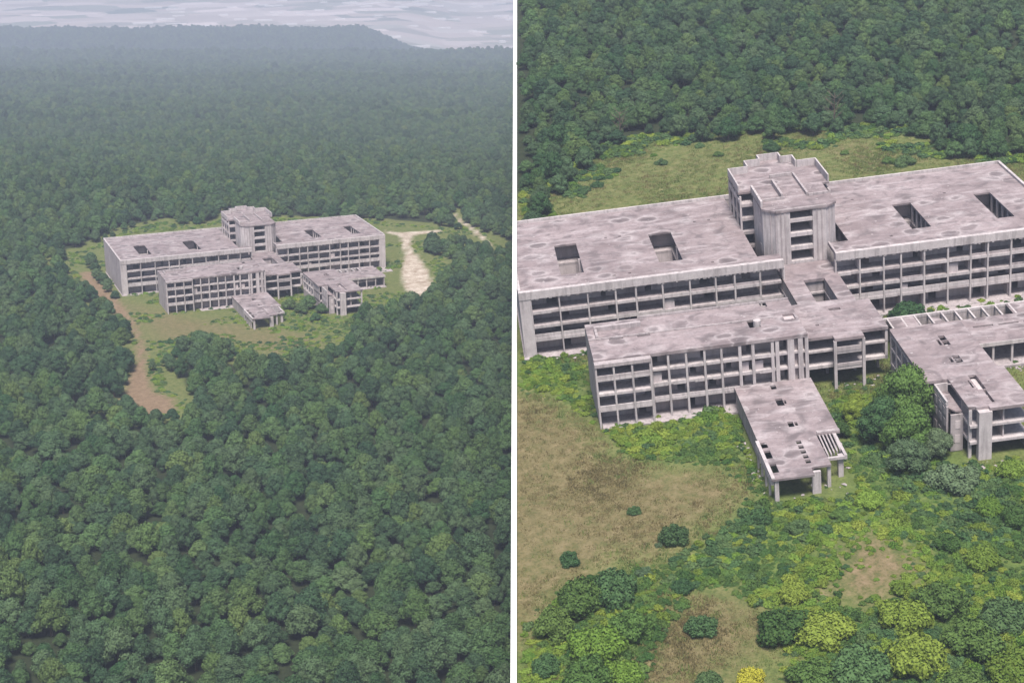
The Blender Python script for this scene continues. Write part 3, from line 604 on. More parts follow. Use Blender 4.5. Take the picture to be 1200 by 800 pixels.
# ------------------------------------------------------------------ foliage forms
def leaf_cloud(lobes, nleaf, size, rng, flat=0.75, jit=0.55, floor=None):
    V, F = [], []
    per = np.array([r * r for *_, r in lobes]); per = (per / per.sum() * nleaf).astype(int)
    C = np.array([l[:3] for l in lobes]); R = np.array([l[3] for l in lobes])
    for (cx, cy, cz, r), n in zip(lobes, per):
        d = rng.normal(size=(n, 3)); d /= np.linalg.norm(d, axis=1)[:, None]
        p = np.array([cx, cy, cz]) + d * r * rng.triangular(0.8, 0.98, 1.22, (n, 1)) * np.array([1, 1, flat])
        q = (p[:, None, :] - C[None]) / np.array([1, 1, flat]); inside = (np.linalg.norm(q, axis=2) < R * 0.84).any(1)
        keep = ~inside
        if floor is not None: keep &= p[:, 2] > floor
        for pt, dd in zip(p[keep], d[keep]):
            nrm = dd + rng.normal(size=3) * jit; nrm /= np.linalg.norm(nrm)
            a = np.cross(nrm, rng.normal(size=3)); a /= np.linalg.norm(a); bb = np.cross(nrm, a)
            s = size * rng.uniform(0.7, 1.35); i = len(V)
            V += [pt - a * s * 0.5, pt + bb * s * 0.42 - a * 0.1 * s, pt + a * s * 0.6 + nrm * s * 0.1, pt - bb * s * 0.42 - a * 0.1 * s]; F.append((i, i + 1, i + 2, i + 3))
    return V, F
ICO = bmesh.new(); bmesh.ops.create_icosphere(ICO, subdivisions=1, radius=1.0)
ICO_V = np.array([v.co for v in ICO.verts]); ICO_F = [tuple(v.index for v in f.verts) for f in ICO.faces]; ICO.free()
def add_core(V, F, lobes, k, flat):
    for cx, cy, cz, r in lobes:
        i = len(V); V += list(ICO_V * np.array([r * k, r * k, r * k * flat]) + np.array([cx, cy, cz])); F += [tuple(i + q for q in f) for f in ICO_F]
def crown_lobes(rng, n, spread=0.56, r0=0.40, h=1.0):
    L = []
    for k in range(n):
        if k == 0: L.append((0, 0, h * 1.25, r0 * 1.25)); continue
        a = k * 2.39996 + rng.uniform(-0.3, 0.3); q = math.sqrt(k / n); rad = spread * q * rng.uniform(0.85, 1.2)
        z = h * (1.28 - 0.75 * q * q * rng.uniform(0.8, 1.2)) + rng.uniform(-0.08, 0.08)
        L.append((rad * math.cos(a), rad * math.sin(a), z, r0 * rng.uniform(0.75, 1.1)))
    return L
def mesh_from(name, V, F, mat, V2=None, F2=None, mat2=None):
    me = bpy.data.meshes.new(name); nv = len(V)
    if V2: F = list(F) + [tuple(nv + q for q in f) for f in F2]; V = list(V) + list(V2)
    me.from_pydata([tuple(map(float, v)) for v in V], [], F); me.materials.append(mat)
    if V2:
        me.materials.append(mat2); nf2 = len(F2)
        me.polygons.foreach_set('material_index', [0] * (len(F) - nf2) + [1] * nf2)
    return me
def trunk_mb(rng, h=1.0, r=0.07):
    t = MB(); top = (rng.uniform(-.06, .06), rng.uniform(-.06, .06), h * 1.1)
    t.tube([(0, 0, -0.15), (0.01, 0.0, h * 0.35), (top[0] * .6, top[1] * .6, h * 0.75), top], [r * 1.35, r, r * 0.75, r * 0.4], 7)
    for k in range(5):
        a = k * 2.4 + rng.uniform(0, 1); z = h * rng.uniform(0.4, 0.75)
        t.tube([(0, 0, z), (0.25 * math.cos(a), 0.25 * math.sin(a), z + 0.22), (0.5 * math.cos(a), 0.5 * math.sin(a), z + 0.42)], [r * 0.55, r * 0.4, r * 0.18], 5)
    return t
rng = np.random.default_rng(21)
TONES = ['leaf_deep', 'leaf_deep', 'leaf_deep', 'leaf_mid', 'leaf_mid', 'leaf_light', 'leaf_deep', 'leaf_mid']
TONE_WORD = {'leaf_deep': 'dark green', 'leaf_mid': 'mid green', 'leaf_light': 'yellowish green'}
crowns, trunks, forms = [], [], []
lib = bpy.data.collections.new('tree_forms')
for k, tone in enumerate(TONES):
    lobes = crown_lobes(rng, int(rng.integers(13, 19)), rng.uniform(0.55, 0.68), rng.uniform(0.30, 0.37), rng.uniform(0.95, 1.15))
    V, F = leaf_cloud(lobes, 4200, 0.09, rng); add_core(V, F, lobes, 0.84, 0.75)
    tb = trunk_mb(rng)
    crowns.append(mesh_from('crown', V, F, M[tone])); tm = bpy.data.meshes.new('trunk'); tm.from_pydata(tb.v, [], tb.f); tm.materials.append(M['bark']); trunks.append(tm)
    fo = bpy.data.objects.new('tree_form', mesh_from('tree_form', V, F, M[tone], tb.v, tb.f, M['bark'])); lib.objects.link(fo); forms.append(fo)
def bush_mesh(name, mat, n, size, nl=17, h=0.42, r0=0.29):
    lobes = []
    for k in range(nl):
        a = k * 2.4 + rng.uniform(-.4, .4); q = math.sqrt(k / nl)
        lobes.append((0.62 * q * math.cos(a), 0.62 * q * math.sin(a), h * (1.15 - 0.8 * q) + rng.uniform(-.06, .2), r0 * rng.uniform(0.7, 1.1)))
    V, F = leaf_cloud(lobes, n, size, rng, 0.8, 0.6, -0.05); add_core(V, F, lobes, 0.84, 0.8); return mesh_from(name, V, F, M[mat])

def gn_scatter(name, pts, coll, M4, label=None):
    """ one object: a point for each plant, a form instanced on each """
    P = np.array(pts, float); me = bpy.data.meshes.new(name); me.from_pydata(P[:, :3].tolist(), [], [])
    a = me.attributes.new('size', 'FLOAT_VECTOR', 'POINT'); sc = np.stack([P[:, 3] * RNG.uniform(0.8, 1.18, len(P)), P[:, 3] * RNG.uniform(0.8, 1.18, len(P)), P[:, 3] * P[:, 6]], 1); a.data.foreach_set('vector', sc.astype(np.float32).ravel())
    a = me.attributes.new('turn', 'FLOAT_VECTOR', 'POINT'); z = np.zeros(len(P)); a.data.foreach_set('vector', np.stack([z, z, P[:, 4]], 1).astype(np.float32).ravel())
    a = me.attributes.new('form', 'INT', 'POINT'); a.data.foreach_set('value', P[:, 5].astype(np.int32))
    o = bpy.data.objects.new(name, me); COL.objects.link(o); o.matrix_world = M4; tag(o, label, kind='stuff')
    g = bpy.data.node_groups.new(name, 'GeometryNodeTree')
    g.interface.new_socket('Geometry', in_out='INPUT', socket_type='NodeSocketGeometry'); g.interface.new_socket('Geometry', in_out='OUTPUT', socket_type='NodeSocketGeometry')
    gi = g.nodes.new('NodeGroupInput'); go = g.nodes.new('NodeGroupOutput'); ip = g.nodes.new('GeometryNodeInstanceOnPoints')
    ci = g.nodes.new('GeometryNodeCollectionInfo'); ci.inputs['Collection'].default_value = coll; ci.inputs['Separate Children'].default_value = True; ci.inputs['Reset Children'].default_value = True
    def na(nm, ty):
        q = g.nodes.new('GeometryNodeInputNamedAttribute'); q.data_type = ty; q.inputs['Name'].default_value = nm; return q.outputs['Attribute']
    e2r = g.nodes.new('FunctionNodeEulerToRotation')
    L = g.links.new
    L(gi.outputs[0], ip.inputs['Points']); L(ci.outputs[0], ip.inputs['Instance']); ip.inputs['Pick Instance'].default_value = True
    L(na('form', 'INT'), ip.inputs['Instance Index']); L(na('turn', 'FLOAT_VECTOR'), e2r.inputs[0]); L(e2r.outputs[0], ip.inputs['Rotation']); L(na('size', 'FLOAT_VECTOR'), ip.inputs['Scale'])
    L(ip.outputs[0], go.inputs[0])
    md = o.modifiers.new('scatter', 'NODES'); md.node_group = g
    return o

# ------------------------------------------------------------------ forests
def in_building(P, pad=0.0):
    m = np.zeros(len(P), bool)
    for x0, x1, y0, y1 in ((-56, 60, -0.2, 42), (-44, -3, -34, -17), (-18.4, -3, -70, -34), (-3, 13.5, -28, 8), (13.5, 28.5, -64, -29), (16, 50, -31, -13)):
        m |= (P[:, 0] > x0 - pad) & (P[:, 0] < x1 + pad) & (P[:, 1] > y0 - pad) & (P[:, 1] < y1 + pad)
    return m
def hexgrid(x0, x1, y0, y1, d, rng):
    out = []; r = 0; y = y0
    while y < y1:
        xs = np.arange(x0 + (d / 2 if r % 2 else 0), x1, d); out.append(np.stack([xs, np.full(len(xs), y)], 1)); y += d * 0.866; r += 1
    p = np.concatenate(out); return p + rng.uniform(-0.36, 0.36, p.shape) * d
def project(M4, p):
    w = M4 @ Vector(p) - CAM; d = w.dot(FW); return 600 + 1811.55 * w.dot(RT) / d, 400 - 1811.55 * w.dot(UP) / d, d
rng = np.random.default_rng(5)
# wide forest: a wedge of plateau out to the second ridge
g = np.concatenate([hexgrid(-700, 120, 150, 1500, 6.3, rng), hexgrid(-1150, 160, 1500, 2600, 8.4, rng), hexgrid(-2200, 260, 2600, 5080, 13.0, rng)])             # (t, s)
T_, S_ = g[:, 0], g[:, 1]
keep = (T_ > -0.42 * S_ - 25) & (T_ < 0.035 * S_ + 4) & (rng.random(len(g)) < 1.0)
T_, S_ = T_[keep], S_[keep]
X_ = CAM.x + S_ * VX + T_ * VY; Y_ = CAM.y + S_ * VY - T_ * VX
sd = sdist(np.stack([X_, Y_], 1), POLY['L_clear'])
sd = sd + 13.0 * vnoise(X_, Y_, 13, 31) + 3.0 * vnoise(X_, Y_, 5, 32)
PW = np.stack([X_, Y_], 1)
keep = (sd < -0.8) & ~in_building(PW, 6.0) & (soft(PW, ['L_track', 'L_sand', 'L_path', 'L_road'], 2.0) < 0.2)
lane = (np.abs(T_ + 420 - (S_ - 3900) * 0.22) < 14) & (S_ > 3850)              # pale cut lanes through the far woods
lane |= (np.abs(T_ + 90 - (S_ - 3000) * 0.14) < 10) & (S_ > 2900) & (S_ < 3800)
keep &= ~lane
X_, Y_, S_, sd = X_[keep], Y_[keep], S_[keep], sd[keep]
Z_ = h_wide(X_, Y_)
wide = []
for x, y, z, s_, q in zip(X_, Y_, Z_, S_, sd):
    sc = random.triangular(2.1, 5.4, 3.6) * (1.0 if s_ < 1500 else 1.3 if s_ < 2600 else 1.95); sc *= 0.75 if q > -4 else 1
    wide.append((x, y, z - 0.3, sc, random.uniform(0, 6.28), random.randrange(8), random.uniform(0.75, 1.4)))
# near forest on the hillside
g = hexgrid(-70, 330, 40, 640, 5.9, rng)
sd = sdist(g, POLY['R_site']) + 20.0 * vnoise(g[:, 0], g[:, 1], 17, 35) + 4.0 * vnoise(g[:, 0], g[:, 1], 9, 33) + 2.0 * vnoise(g[:, 0], g[:, 1], 4, 34)
sx = np.array([seam_x(y) for y in g[:, 1]])
right = 22 + (g[:, 1] + 141) * 0.46
keep = (sd < -1.0) & (g[:, 0] > sx + 1.7) & (g[:, 0] < right + 25)
g = g[keep]; sd = sd[keep]; near = []
for (x, y), q in zip(g, sd):
    sc = random.triangular(2.0, 4.9, 3.1) * (0.8 if q > -5 else 1); sc = min(sc, (x - seam_x(y)) * 0.95)
    near.append((x, y, -0.4, sc, random.uniform(0, 6.28), random.randrange(8), random.uniform(0.75, 1.35)))
def size_px(M4, t):
    u, v, d = project(M4, (t[0], t[1], t[2] + t[3]))
    return (t[3] / d) if (-10 < u < 1210 and -10 < v < 815 and d > 0) else 0
cand = [(size_px(M_WIDE, t), 'w', t) for t in wide] + [(size_px(M_NEAR, t), 'n', t) for t in near]
cand.sort(key=lambda c: -c[0])
solo = cand[:300]; ids = {id(c[2]) for c in solo}
def place_tree(name, M4, t, label, group, k=None, cat='tree', crown=None):
    x, y, z, sc, rot, form, hz = t
    root = empty(name, M4 @ Matrix.Translation((x, y, z)) @ Matrix.Rotation(rot, 4, 'Z') @ Matrix.Diagonal((sc * random.uniform(.85, 1.15), sc * random.uniform(.85, 1.15), sc * hz, 1)))
    c = bpy.data.objects.new('crown', crown or crowns[form]); COL.objects.link(c); c.parent = root
    t_ = bpy.data.objects.new('trunk', trunks[form]); COL.objects.link(t_); t_.parent = root
    return tag(root, label, cat, group)
for szz, w, t in solo:
    word = TONE_WORD[TONES[t[5]]]; M4 = M_WIDE if w == 'w' else M_NEAR
    u, v, d = project(M4, t[:3])
    size = 'small' if t[3] < 3.4 else 'broad' if t[3] > 4.4 else 'medium'; form = 'tall' if t[6] > 1.1 else 'rounded'
    if w == 'n':
        where = 'behind the left roof' if u < 800 else 'behind the close tower' if u < 1000 else 'behind the right roof'
        lab = f'{size} {word} {form} tree on the hillside {where}'; grp = 'hillside forest trees'
    else:
        col = ['far left', 'left of centre', 'in the middle', 'right of centre', 'by the white wall'][min(4, max(0, int(u / 121)))]
        row = 'at the bottom' if v > 745 else 'near the bottom' if v > 690 else 'higher up'
        lab = f'{size} {word} {form} forest tree {row} {col}'; grp = 'foreground forest trees'
    place_tree('forest_tree', M4, t, lab, grp)
gn_scatter('valley_forest', [t for t in wide if id(t) not in ids], lib, M_WIDE, 'continuous forest canopy covering the valley around the small building')
gn_scatter('hillside_forest', [t for t in near if id(t) not in ids], lib, M_NEAR, 'continuous forest canopy on the hillside behind the large building')

def bare_tree(M4, x, y, h, label):                      # dead tree: trunk and bare limbs
    r_ = np.random.default_rng(int(abs(x * 7 + y))); t = MB()
    t.tube([(0, 0, -0.3), (0.1, 0, h * 0.5), (0.25, 0.1, h)], [0.32, 0.22, 0.05], 7)
    tw = MB()
    for k in range(15):
        a = k * 2.4; z = h * (0.38 + 0.04 * k); ln = h * r_.uniform(0.2, 0.34); p1 = (0.1 + ln * .5 * math.cos(a), ln * .5 * math.sin(a), z + ln * .35); p2 = (0.1 + ln * math.cos(a), ln * math.sin(a), z + ln * .8)
        tw.tube([(0.1, 0, z), p1, p2], [0.11, 0.08, 0.03], 5)
        for q in range(3): b2 = a + r_.uniform(-1, 1); tw.tube([p1, (p1[0] + ln * .4 * math.cos(b2), p1[1] + ln * .4 * math.sin(b2), p1[2] + ln * r_.uniform(.2, .5))], [0.05, 0.02], 4)
    root = empty('dead_tree', M4 @ Matrix.Translation((x, y, 0))); tag(root, label, 'tree')
    t.build('trunk', M['bark'], root); tw.build('limbs', M['bark'], root)
bare_tree(M_NEAR, 41, 122, 11, 'bare dead tree standing at the forest edge behind the close tower')
bare_tree(M_NEAR, -18, 138, 9, 'bare dead tree at the forest edge behind the left roof')

# ------------------------------------------------------------------ shrubs and single trees that can be told apart
bush_dark = bush_mesh('foliage', 'leaf_mid', 4200, 0.085); bush_deep = bush_mesh('foliage', 'leaf_mid', 4200, 0.08)
bush_shrub = bush_mesh('foliage', 'leaf_shrub', 4600, 0.08); bush_lush = bush_mesh('foliage', 'leaf_lush', 4600, 0.08)
bush_pale = bush_mesh('foliage', 'leaf_pale', 4600, 0.075); bush_yel = bush_mesh('foliage', 'leaf_yellow', 3600, 0.09)
def place_bush(M4, x, y, r, me, label, group=None, hz=1.0, name='shrub', z=None):
    o = bpy.data.objects.new(name, me); COL.objects.link(o)
    o.matrix_world = M4 @ Matrix.Translation((x, y, -0.25 if z is None else z)) @ Matrix.Rotation(random.uniform(0, 6.28), 4, 'Z') @ Matrix.Diagonal((r, r, r * hz, 1))
    return tag(o, label, 'shrub', group)
for x, y, r, me, hz, lab in (
    (-41.7, -67.0, 1.6, bush_deep, 1.1, 'small dark shrub alone on the dry grass, nearest the porch of the big building'),
    (-36.4, -77.4, 3.2, bush_deep, 1.25, 'large round dark shrub standing alone on the dry grass'),
    (-54.1, -79.8, 2.3, bush_deep, 1.15, 'dark round shrub on the dry grass close to the white wall'),
    (-36.3, -102.9, 3.2, bush_deep, 1.0, 'dark shrub beside the dry patch at the bottom of the close view'),
    (-39.1, -78.1, 0.9, bush_pale, 0.9, 'tiny pale bush between two dark shrubs on dry grass'),
    (-42.6, -86.0, 1.9, bush_pale, 0.9, 'pale grey green bush at the top edge of the big thicket'),
    (24.7, -4.1, 5.2, bush_dark, 0.85, 'wide dark green bush under the colonnade of the right long wing'),
    (12.4, -71.3, 5.6, bush_pale, 0.9, 'pale leafy bush in front of the annex, below the tall tree')):
    place_bush(M_NEAR, x, y, r, me, lab, None, hz)
place_bush(M_NEAR, -31.5, -116.2, 2.7, bush_yel, 'bright yellow leaved bush at the bottom edge', None, 1.0)
def big_tree(M4, x, y, sc, mat, label, hz=1.0, group=None, dense=8500, size=0.058):
    lobes = crown_lobes(rng, 20, 0.66, 0.30, 1.0); V, F = leaf_cloud(lobes, dense, size, rng); add_core(V, F, lobes, 0.84, 0.75)
    place_tree('broadleaf_tree', M4, (x, y, -0.3, sc, random.uniform(0, 6), 0, hz), label, group, crown=mesh_from('crown', V, F, M[mat]))
big_tree(M_NEAR, 11.2, -49.5, 6.6, 'leaf_shrub', 'tall leafy tree against the side of the close annex', 1.25)
big_tree(M_NEAR, 5.0, -53.5, 5.2, 'leaf_mid', 'dense green tree left of the tall tree beside the close annex', 1.1)
big_tree(M_NEAR, 8.6, -58.5, 5.6, 'leaf_shrub', 'broad green tree in the middle of the clump before the close annex', 1.1)
big_tree(M_NEAR, 6.6, -64.5, 4.6, 'leaf_pale', 'pale lower tree at the front of the clump before the close annex', 0.85)
big_tree(M_NEAR, 12.6, -61.0, 3.8, 'leaf_pale', 'pale tree touching the pierced corner wall of the close annex', 0.95)
big_tree(M_NEAR, 24.5, -96.0, 5.0, 'leaf_deep', 'dark tree at the right edge below the annex', 0.9)
big_tree(M_NEAR, 2.5, -44.5, 2.6, 'leaf_lush', 'bright green sapling under the stilted link block', 1.2)
big_tree(M_NEAR, -1.5, -50.0, 2.4, 'leaf_shrub', 'small green tree between the porch and the link block', 0.9)
MASS = [[-53.7,-93.1,4.6],[-47.9,-91.6,4.1],[-58.3,-99.0,4.0],[-52.4,-105.3,4.7],[-46.6,-102.2,3.7],[-60.3,-107.8,2.6],[-54.6,-113.1,4.3],[-49.6,-113.1,3.3],[-37.3,-91.6,2.2],[-21.1,-97.6,3.0],[-25.1,-106.9,5.0],[-19.1,-108.2,5.2],[-23.5,-118.6,4.5],[-16.0,-118.1,5.1],[-6.8,-107.6,4.5],[-0.4,-105.7,4.8],[-8.0,-117.8,5.1],[0.8,-115.6,5.2],[7.4,-110.7,4.8],[4.5,-122.4,5.1],[-3.5,-124.6,4.5],[-2.6,-73.8,3.0],[-8.4,-76.6,2.3],[-16.1,-78.8,2.6],[15.2,-81.0,2.9],[18.2,-84.5,3.2],[9.0,-95.0,3.4],[5.5,-89.2,2.6],[-37.6,-115.6,2.5],[22.7,-70.1,3.1]]
LAND = [('the bare brown patch', (-7.5, -93)), ('the porch front', (-12, -70)), ('the annex front pillar', (20, -65)), ('the bright yellow bush', (-31.8, -119.5)), ('the lower dry patch', (-38, -105)), ('the white wall', (-63, -100)), ('the large round shrub', (-36.4, -77.4)), ('the bottom right corner', (8, -124))]
for k, (x, y, r) in enumerate(MASS):
    me = [bush_shrub, bush_dark, bush_shrub, bush_lush][k % 4] if x < -40 else [bush_shrub, bush_lush, bush_shrub, bush_dark, bush_lush][k % 5]
    tone = {bush_dark: 'mid green', bush_shrub: 'yellow green', bush_lush: 'bright green'}[me]
    nm, (lx, ly) = min(LAND, key=lambda q: (q[1][0] - x) ** 2 + (q[1][1] - y) ** 2); dx, dy = x - lx, y - ly
    dist = math.hypot(dx, dy); dr_ = ('right of' if dx > 0 else 'left of') if abs(dx) > abs(dy) else ('above' if dy > 0 else 'below')
    lab = f"{'broad' if r > 4.4 else 'small' if r < 3 else 'rounded'} {tone} bush {'close ' if dist < 6 else 'well ' if dist > 12 else ''}{dr_} {nm}"
    place_bush(M_NEAR, x, y, r * (1.12 if x < -40 else 1.05), me, lab, 'bushes in the overgrown foreground', random.uniform(0.95, 1.4) if x < -40 else random.uniform(0.75, 1.15))
for k, (x, y, r) in enumerate([[21.5,114.3,3.4],[6.5,115.0,1.9],[51.4,89.2,3.7],[24.6,101.5,1.9],[-9.7,113.8,2.4],[39.1,103.2,1.7],[-29.0,102.1,2.3],[58.9,95.1,2.1],[2.9,124.5,2.0],[48.0,92.0,2.4],[-34,98,2.6]]):
    place_bush(M_NEAR, x, y, r, bush_shrub if k % 2 else bush_deep, 'low bush on the grassy strip behind the big building', 'bushes on the rear grass strip', 0.85)
for x, y, r, lab in ((-35.5, -75.4, 3.0, 'round dark tree alone on the small clearing in front of the distant building'), (-41.2, -67.0, 1.7, 'small shrub left of the round dark tree on the small clearing'), (-50.9, -73.4, 2.2, 'dark shrub beside the brown track on the small clearing')):
    place_bush(M_WIDE, x, y, r, bush_deep, lab, None, 1.2)
for k, (x, y, r) in enumerate([[43.8,-55.1,2.8],[47.8,-58.3,2.1],[92.4,7.9,3.9],[93.6,-2.7,4.2],[99.5,-3.6,4.6],[98.8,19.1,3.2],[104.9,2.5,3.5],[21.9,-88.2,2.6],[19.3,-74.8,2.7],[33.1,-70.5,2.7],[24.5,-69.4,2.0],[10.7,-85.8,2.0]]):
    where = 'beside the pale sandy pit' if x > 40 else 'on the green slope below the distant annex'
    place_bush(M_WIDE, x, y, r, bush_dark if x > 40 else bush_shrub, f'green shrub {where}', f'shrubs {where}', 1.0)
for k, (x, y, r) in enumerate([[2.9,-47.0,4.2],[9.9,-50.3,5.0],[13.0,-57.5,3.8],[5.9,-54.1,3.6],[7.6,-66.7,3.0]]):
    place_tree('broadleaf_tree', M_WIDE, (x, y, -0.3, r * 0.85, k, 3 + k % 2, 0.85), 'leafy tree between porch and annex of the distant building', 'trees beside the distant annex')
for k, (x, y, r) in enumerate([[-58.8,63.8,3.6],[-60.3,51.2,3.9],[-61.1,33.2,3.5],[-60.0,22.6,4.0],[-60.6,8.1,3.3],[-59.8,14.5,3.4],[-59.2,-2.7,2.9],[-60.0,42.6,3.5]]):
    place_tree('broadleaf_tree', M_WIDE, (x, y, -0.3, r * 0.85, k, k % 3, 0.9), 'dark tree at the left end of the distant long wing', 'trees at the left end of the distant building')

# ------------------------------------------------------------------ undergrowth and grass (nobody could count it)
und = bpy.data.collections.new('undergrowth_forms')
for mt in ('leaf_lush', 'leaf_shrub', 'leaf_lush', 'leaf_mid'):
    und.objects.link(bpy.data.objects.new('undergrowth_form', bush_mesh('undergrowth_form', mt, 900, 0.16, 10, 0.34, 0.32)))
gr = bpy.data.collections.new('grass_forms')
for mt in ('grass_green', 'grass_dry', 'grass_green', 'grass_dry'):
    V, F = [], []
    for k in range(46):
        a, q = rng.uniform(0, 6.28), math.sqrt(rng.random()) * 0.9; bx, by = q * math.cos(a), q * math.sin(a); h = rng.uniform(0.2, 0.55); w = rng.uniform(0.05, 0.1); a2 = rng.uniform(0, 6.28)
        lx, ly = rng.normal() * 0.16, rng.normal() * 0.16; i = len(V)
        V += [(bx - w * math.cos(a2), by - w * math.sin(a2), 0), (bx + w * math.cos(a2), by + w * math.sin(a2), 0), (bx + lx, by + ly, h)]; F.append((i, i + 1, i + 2))
    gr.objects.link(bpy.data.objects.new('grass_form', mesh_from('grass_form', V, F, M[mt])))
def seam_ok(P, r): return P[:, 0] > np.array([seam_x(y) for y in P[:, 1]]) + r
g = hexgrid(-68, 60, -146, 10, 1.25, rng); g = g[~in_building(g) & seam_ok(g, 1.0)]
lu = soft(g, ['R_lushA', 'R_lushB', 'R_lushC', 'R_thicket'], 4.0); dr = soft(g, ['R_dry', 'R_dry2', 'R_dry3'], 4.0) * (sdist(g, POLY['R_thicket']) < 0)
nz = vnoise(g[:, 0], g[:, 1], 7, 9)
den = lu + 0.5 * nz - 0.9 * np.clip(dr + 0.35 * nz, 0, 1) + rng.uniform(-0.3, 0.3, len(g))
kk = den > 0.35; g2 = g[kk]; den = np.clip((den[kk] - 0.35) * 1.6 + 0.35, 0.35, 1.0)
edge = hexgrid(-66, 95, 44, 146, 2.0, rng); ed = sdist(edge, POLY['R_site']); e2 = edge[(ed > -12) & (ed < 9) & seam_ok(edge, 1.5) & (vnoise(edge[:, 0], edge[:, 1], 6, 2) > 0.0 + (ed - 2) * 0.05) & (edge[:, 1] > 47)]
tone_n = vnoise(g2[:, 0], g2[:, 1], 16, 4)
mound = vnoise(g2[:, 0], g2[:, 1], 5, 41)
pts = [(x, y, -0.3, (random.uniform(0.55, 1.5) + (1.3 * max(0, m) if random.random() < 0.5 else 0)) * e_, random.uniform(0, 6.28), ((0 if q > 0.1 else 3 if q < -0.25 else 1) if random.random() < 0.65 else random.randrange(4)), random.uniform(0.55, 1.25)) for (x, y), q, m, e_ in zip(g2, tone_n, mound, den)]
pts += [(x, y, -0.25, random.uniform(1.0, 2.2), random.uniform(0, 6.28), random.choice((1, 3, 3, 0)), random.uniform(0.6, 1.0)) for x, y in e2]
gn_scatter('undergrowth', pts, und, M_NEAR, 'rank green undergrowth around the large building')
g = hexgrid(-68, 90, -146, 142, 1.0, rng); g = g[~in_building(g) & seam_ok(g, 0.6) & (sdist(g, POLY['R_site']) > -10)]
lu = soft(g, ['R_lushA', 'R_lushB', 'R_lushC'], 4.0); dr = soft(g, ['R_dry', 'R_dry2', 'R_dry3'], 6.0); nz = vnoise(g[:, 0], g[:, 1], 9, 6)
k = (lu < 0.6) & (rng.random(len(g)) < np.clip(0.75 + 0.45 * nz, 0.2, 1)); g, dr, nz = g[k], dr[k], nz[k]
gn_scatter('grass', [(x, y, -0.3, random.uniform(0.5, 1.2), random.uniform(0, 6.28), random.choice((1, 3)) if random.random() < 0.25 + 0.6 * q + 0.25 * w else random.choice((0, 2)), random.uniform(0.6, 1.3)) for (x, y), q, w in zip(g, dr, nz)], gr, M_NEAR, 'grass on the clearing around the large building')
g = hexgrid(-72, 125, -152, 140, 2.3, rng); g = g[~in_building(g)]
s0 = sdist(g, POLY['L_clear']); tr = soft(g, ['L_track', 'L_sand', 'L_path', 'L_road'], 1.5); nz = vnoise(g[:, 0], g[:, 1], 9, 12); lowr = (g[:, 1] < -40) & (g[:, 0] > -12)
k = (s0 > -1) & (tr < 0.35) & ((nz + lowr * 0.95 > 0.15) | (s0 < 5 + 4 * nz)); g = g[k]
gn_scatter('undergrowth', [(x, y, -0.25, random.uniform(0.8, 1.8), random.uniform(0, 6.28), random.randrange(4), random.uniform(0.45, 0.9)) for x, y in g], und, M_WIDE, 'green undergrowth around the small distant building')

rub = bpy.data.collections.new('rubble_forms')
for k in range(4):
    q = ICO_V * np.array([rng.uniform(.5, 1), rng.uniform(.4, .9), rng.uniform(.25, .5)]) + rng.normal(size=ICO_V.shape) * 0.16
    rub.objects.link(bpy.data.objects.new('rubble_form', mesh_from('rubble_form', list(q), ICO_F, M['concrete'])))
edges = [((-53, -1.5), (-3, -1.5)), ((12, -1.5), (59, -1.5)), ((26, -3.5), (58, -4.0)), ((-43.5, -36.2), (-18, -34.6)), ((-18.9, -36), (-19.2, -69)), ((-17, -70.2), (-5, -67)), ((-2.4, -36), (-2.6, -62)), ((0, -31), (13, -29)), ((15, -66), (28, -66)), ((28, -31.5), (48, -32))]
for M4, nm in ((M_NEAR, 'large'), (M_WIDE, 'small distant')):
    rp, wp = [], []
    for (x0, y0), (x1, y1) in edges:
        for k in range(int(math.hypot(x1 - x0, y1 - y0) * 1.5)):
            q = random.random(); x, y = x0 + (x1 - x0) * q + random.gauss(0, 0.5), y0 + (y1 - y0) * q + random.gauss(0, 1.0)
            rp.append((x, y, -0.1, random.triangular(0.12, 0.75, 0.2), random.uniform(0, 6.28), random.randrange(4), 1.0))
            if random.random() < 0.4: wp.append((x, y - 0.5, -0.3, random.uniform(0.4, 1.3), random.uniform(0, 6.28), random.randrange(4), random.uniform(0.7, 1.3)))
    for x0, x1, y0, y1, z, n in ((-55, -6, 1, 41, 14.63, 130), (16, 59, 1, 41, 14.63, 120), (-43, -4, -33, -18, 13.71, 90), (-17, -4, -62, -35, 4.51, 50), (-2, 13, -28, -15, 10.51, 50), (14, 27, -62, -30, 9.81, 80), (0, 12, 9, 32, 22.77, 90), (28, 48, -29, -19, 5.01, 50)):
        for k in range(n): rp.append((random.uniform(x0, x1), random.uniform(y0, y1), z, random.triangular(0.06, 0.42, 0.1), random.uniform(0, 6.28), random.randrange(4), 0.8))
    holes_ = [(-46.2, -41.3, 7.3, 24.6), (-25.2, -20.2, 7.4, 24.4), (29.2, 33.3, 8.4, 23.7), (47.5, 51.2, 8.3, 24.0)]
    rp = [p for p in rp if not any(a < p[0] < b_ and c < p[1] < d_ for a, b_, c, d_ in holes_) and (M4 is M_WIDE or p[0] > seam_x(p[1]) + 3.0)]
    gn_scatter('rubble', rp, rub, M4, f'broken concrete lumps on the roofs and round the walls of the {nm} building')
    gn_scatter('weeds', wp, und, M4, f'weeds growing along the wall feet of the {nm} building')

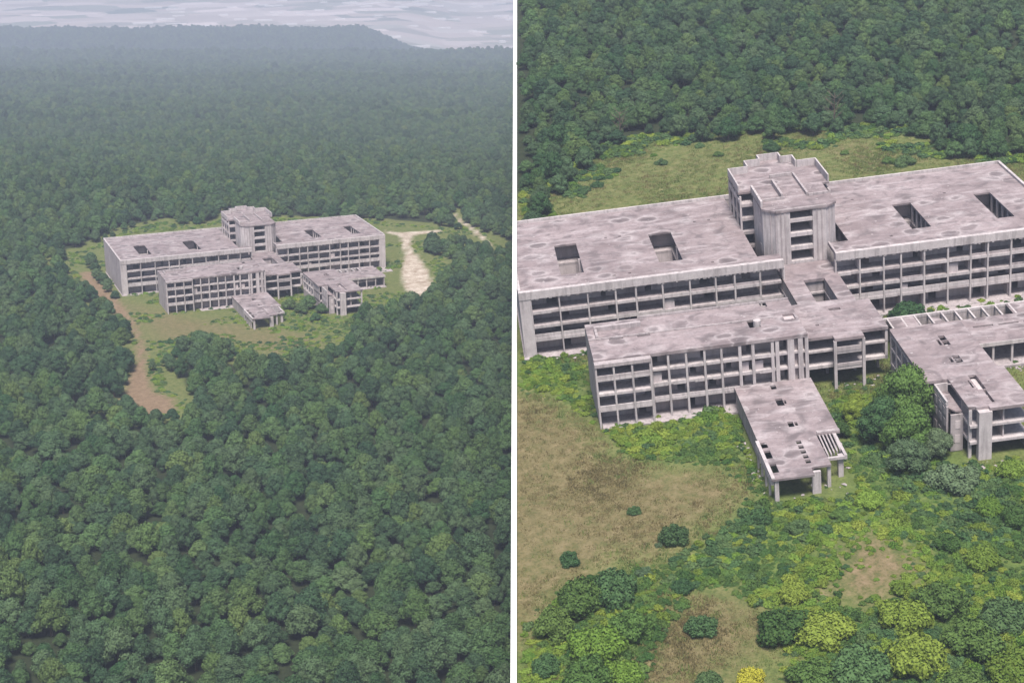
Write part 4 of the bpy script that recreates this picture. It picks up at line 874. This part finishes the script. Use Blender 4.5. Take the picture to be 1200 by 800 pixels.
# ------------------------------------------------------------------ far plain: greenhouses
b = MB(); rr = random.Random(4)
for k in range(220):
    s = rr.uniform(5700, 11000); t = rr.uniform(-0.24, 0.03) * s; x = CAM.x + s * VX + t * VY; y = CAM.y + s * VY - t * VX; z = float(h_wide(np.array(x), np.array(y)))
    w, l = rr.uniform(25, 90), rr.uniform(8, 26); b.prism([(x - w / 2, y - l / 2), (x + w / 2, y - l / 2), (x + w / 2, y + l / 2), (x - w / 2, y + l / 2)], z - 3, z + rr.uniform(4, 8))
o = b.build('greenhouses', M['sheet']); tag(o, 'pale greenhouses and roofs scattered over the hazy far plain', kind='stuff')

# ------------------------------------------------------------------ look-alikes: tell them apart by their order in the photograph
bpy.context.view_layer.update()
ORD = ['leftmost', 'second from left', 'third from left', 'fourth from left', 'fifth from left', 'sixth from left', 'seventh from left', 'eighth from left', 'ninth from left', 'tenth from left', 'eleventh from left', 'twelfth from left', 'thirteenth from left', 'fourteenth from left', 'fifteenth from left', 'sixteenth from left', 'seventeenth from left', 'eighteenth from left']
same = {}
for o in COL.objects:
    if o.parent is None and 'label' in o and o.get('kind') is None: same.setdefault(o['label'], []).append(o)
for lab, os_ in same.items():
    if len(os_) < 2: continue
    os_.sort(key=lambda o: project(Matrix.Identity(4), o.matrix_world.translation)[0])
    for k, o in enumerate(os_):
        o['label'] = f'{lab}, ' + ('rightmost' if k == len(os_) - 1 else ORD[min(k, len(ORD) - 1)])

# ------------------------------------------------------------------ haze
hm = bpy.data.materials.new('haze'); hm.use_nodes = True; hn = hm.node_tree; hn.nodes.clear()
out = hn.nodes.new('ShaderNodeOutputMaterial'); pv = hn.nodes.new('ShaderNodeVolumePrincipled')
pv.inputs['Color'].default_value = (0.66, 0.74, 0.93, 1); pv.inputs['Density'].default_value = 0.00021; pv.inputs['Anisotropy'].default_value = 0.0
hn.links.new(pv.outputs[0], out.inputs['Volume'])
hz = MB().box(-12500, 14500, -9000, 17500, -560, 262).build('haze', hm); tag(hz, kind='stuff')
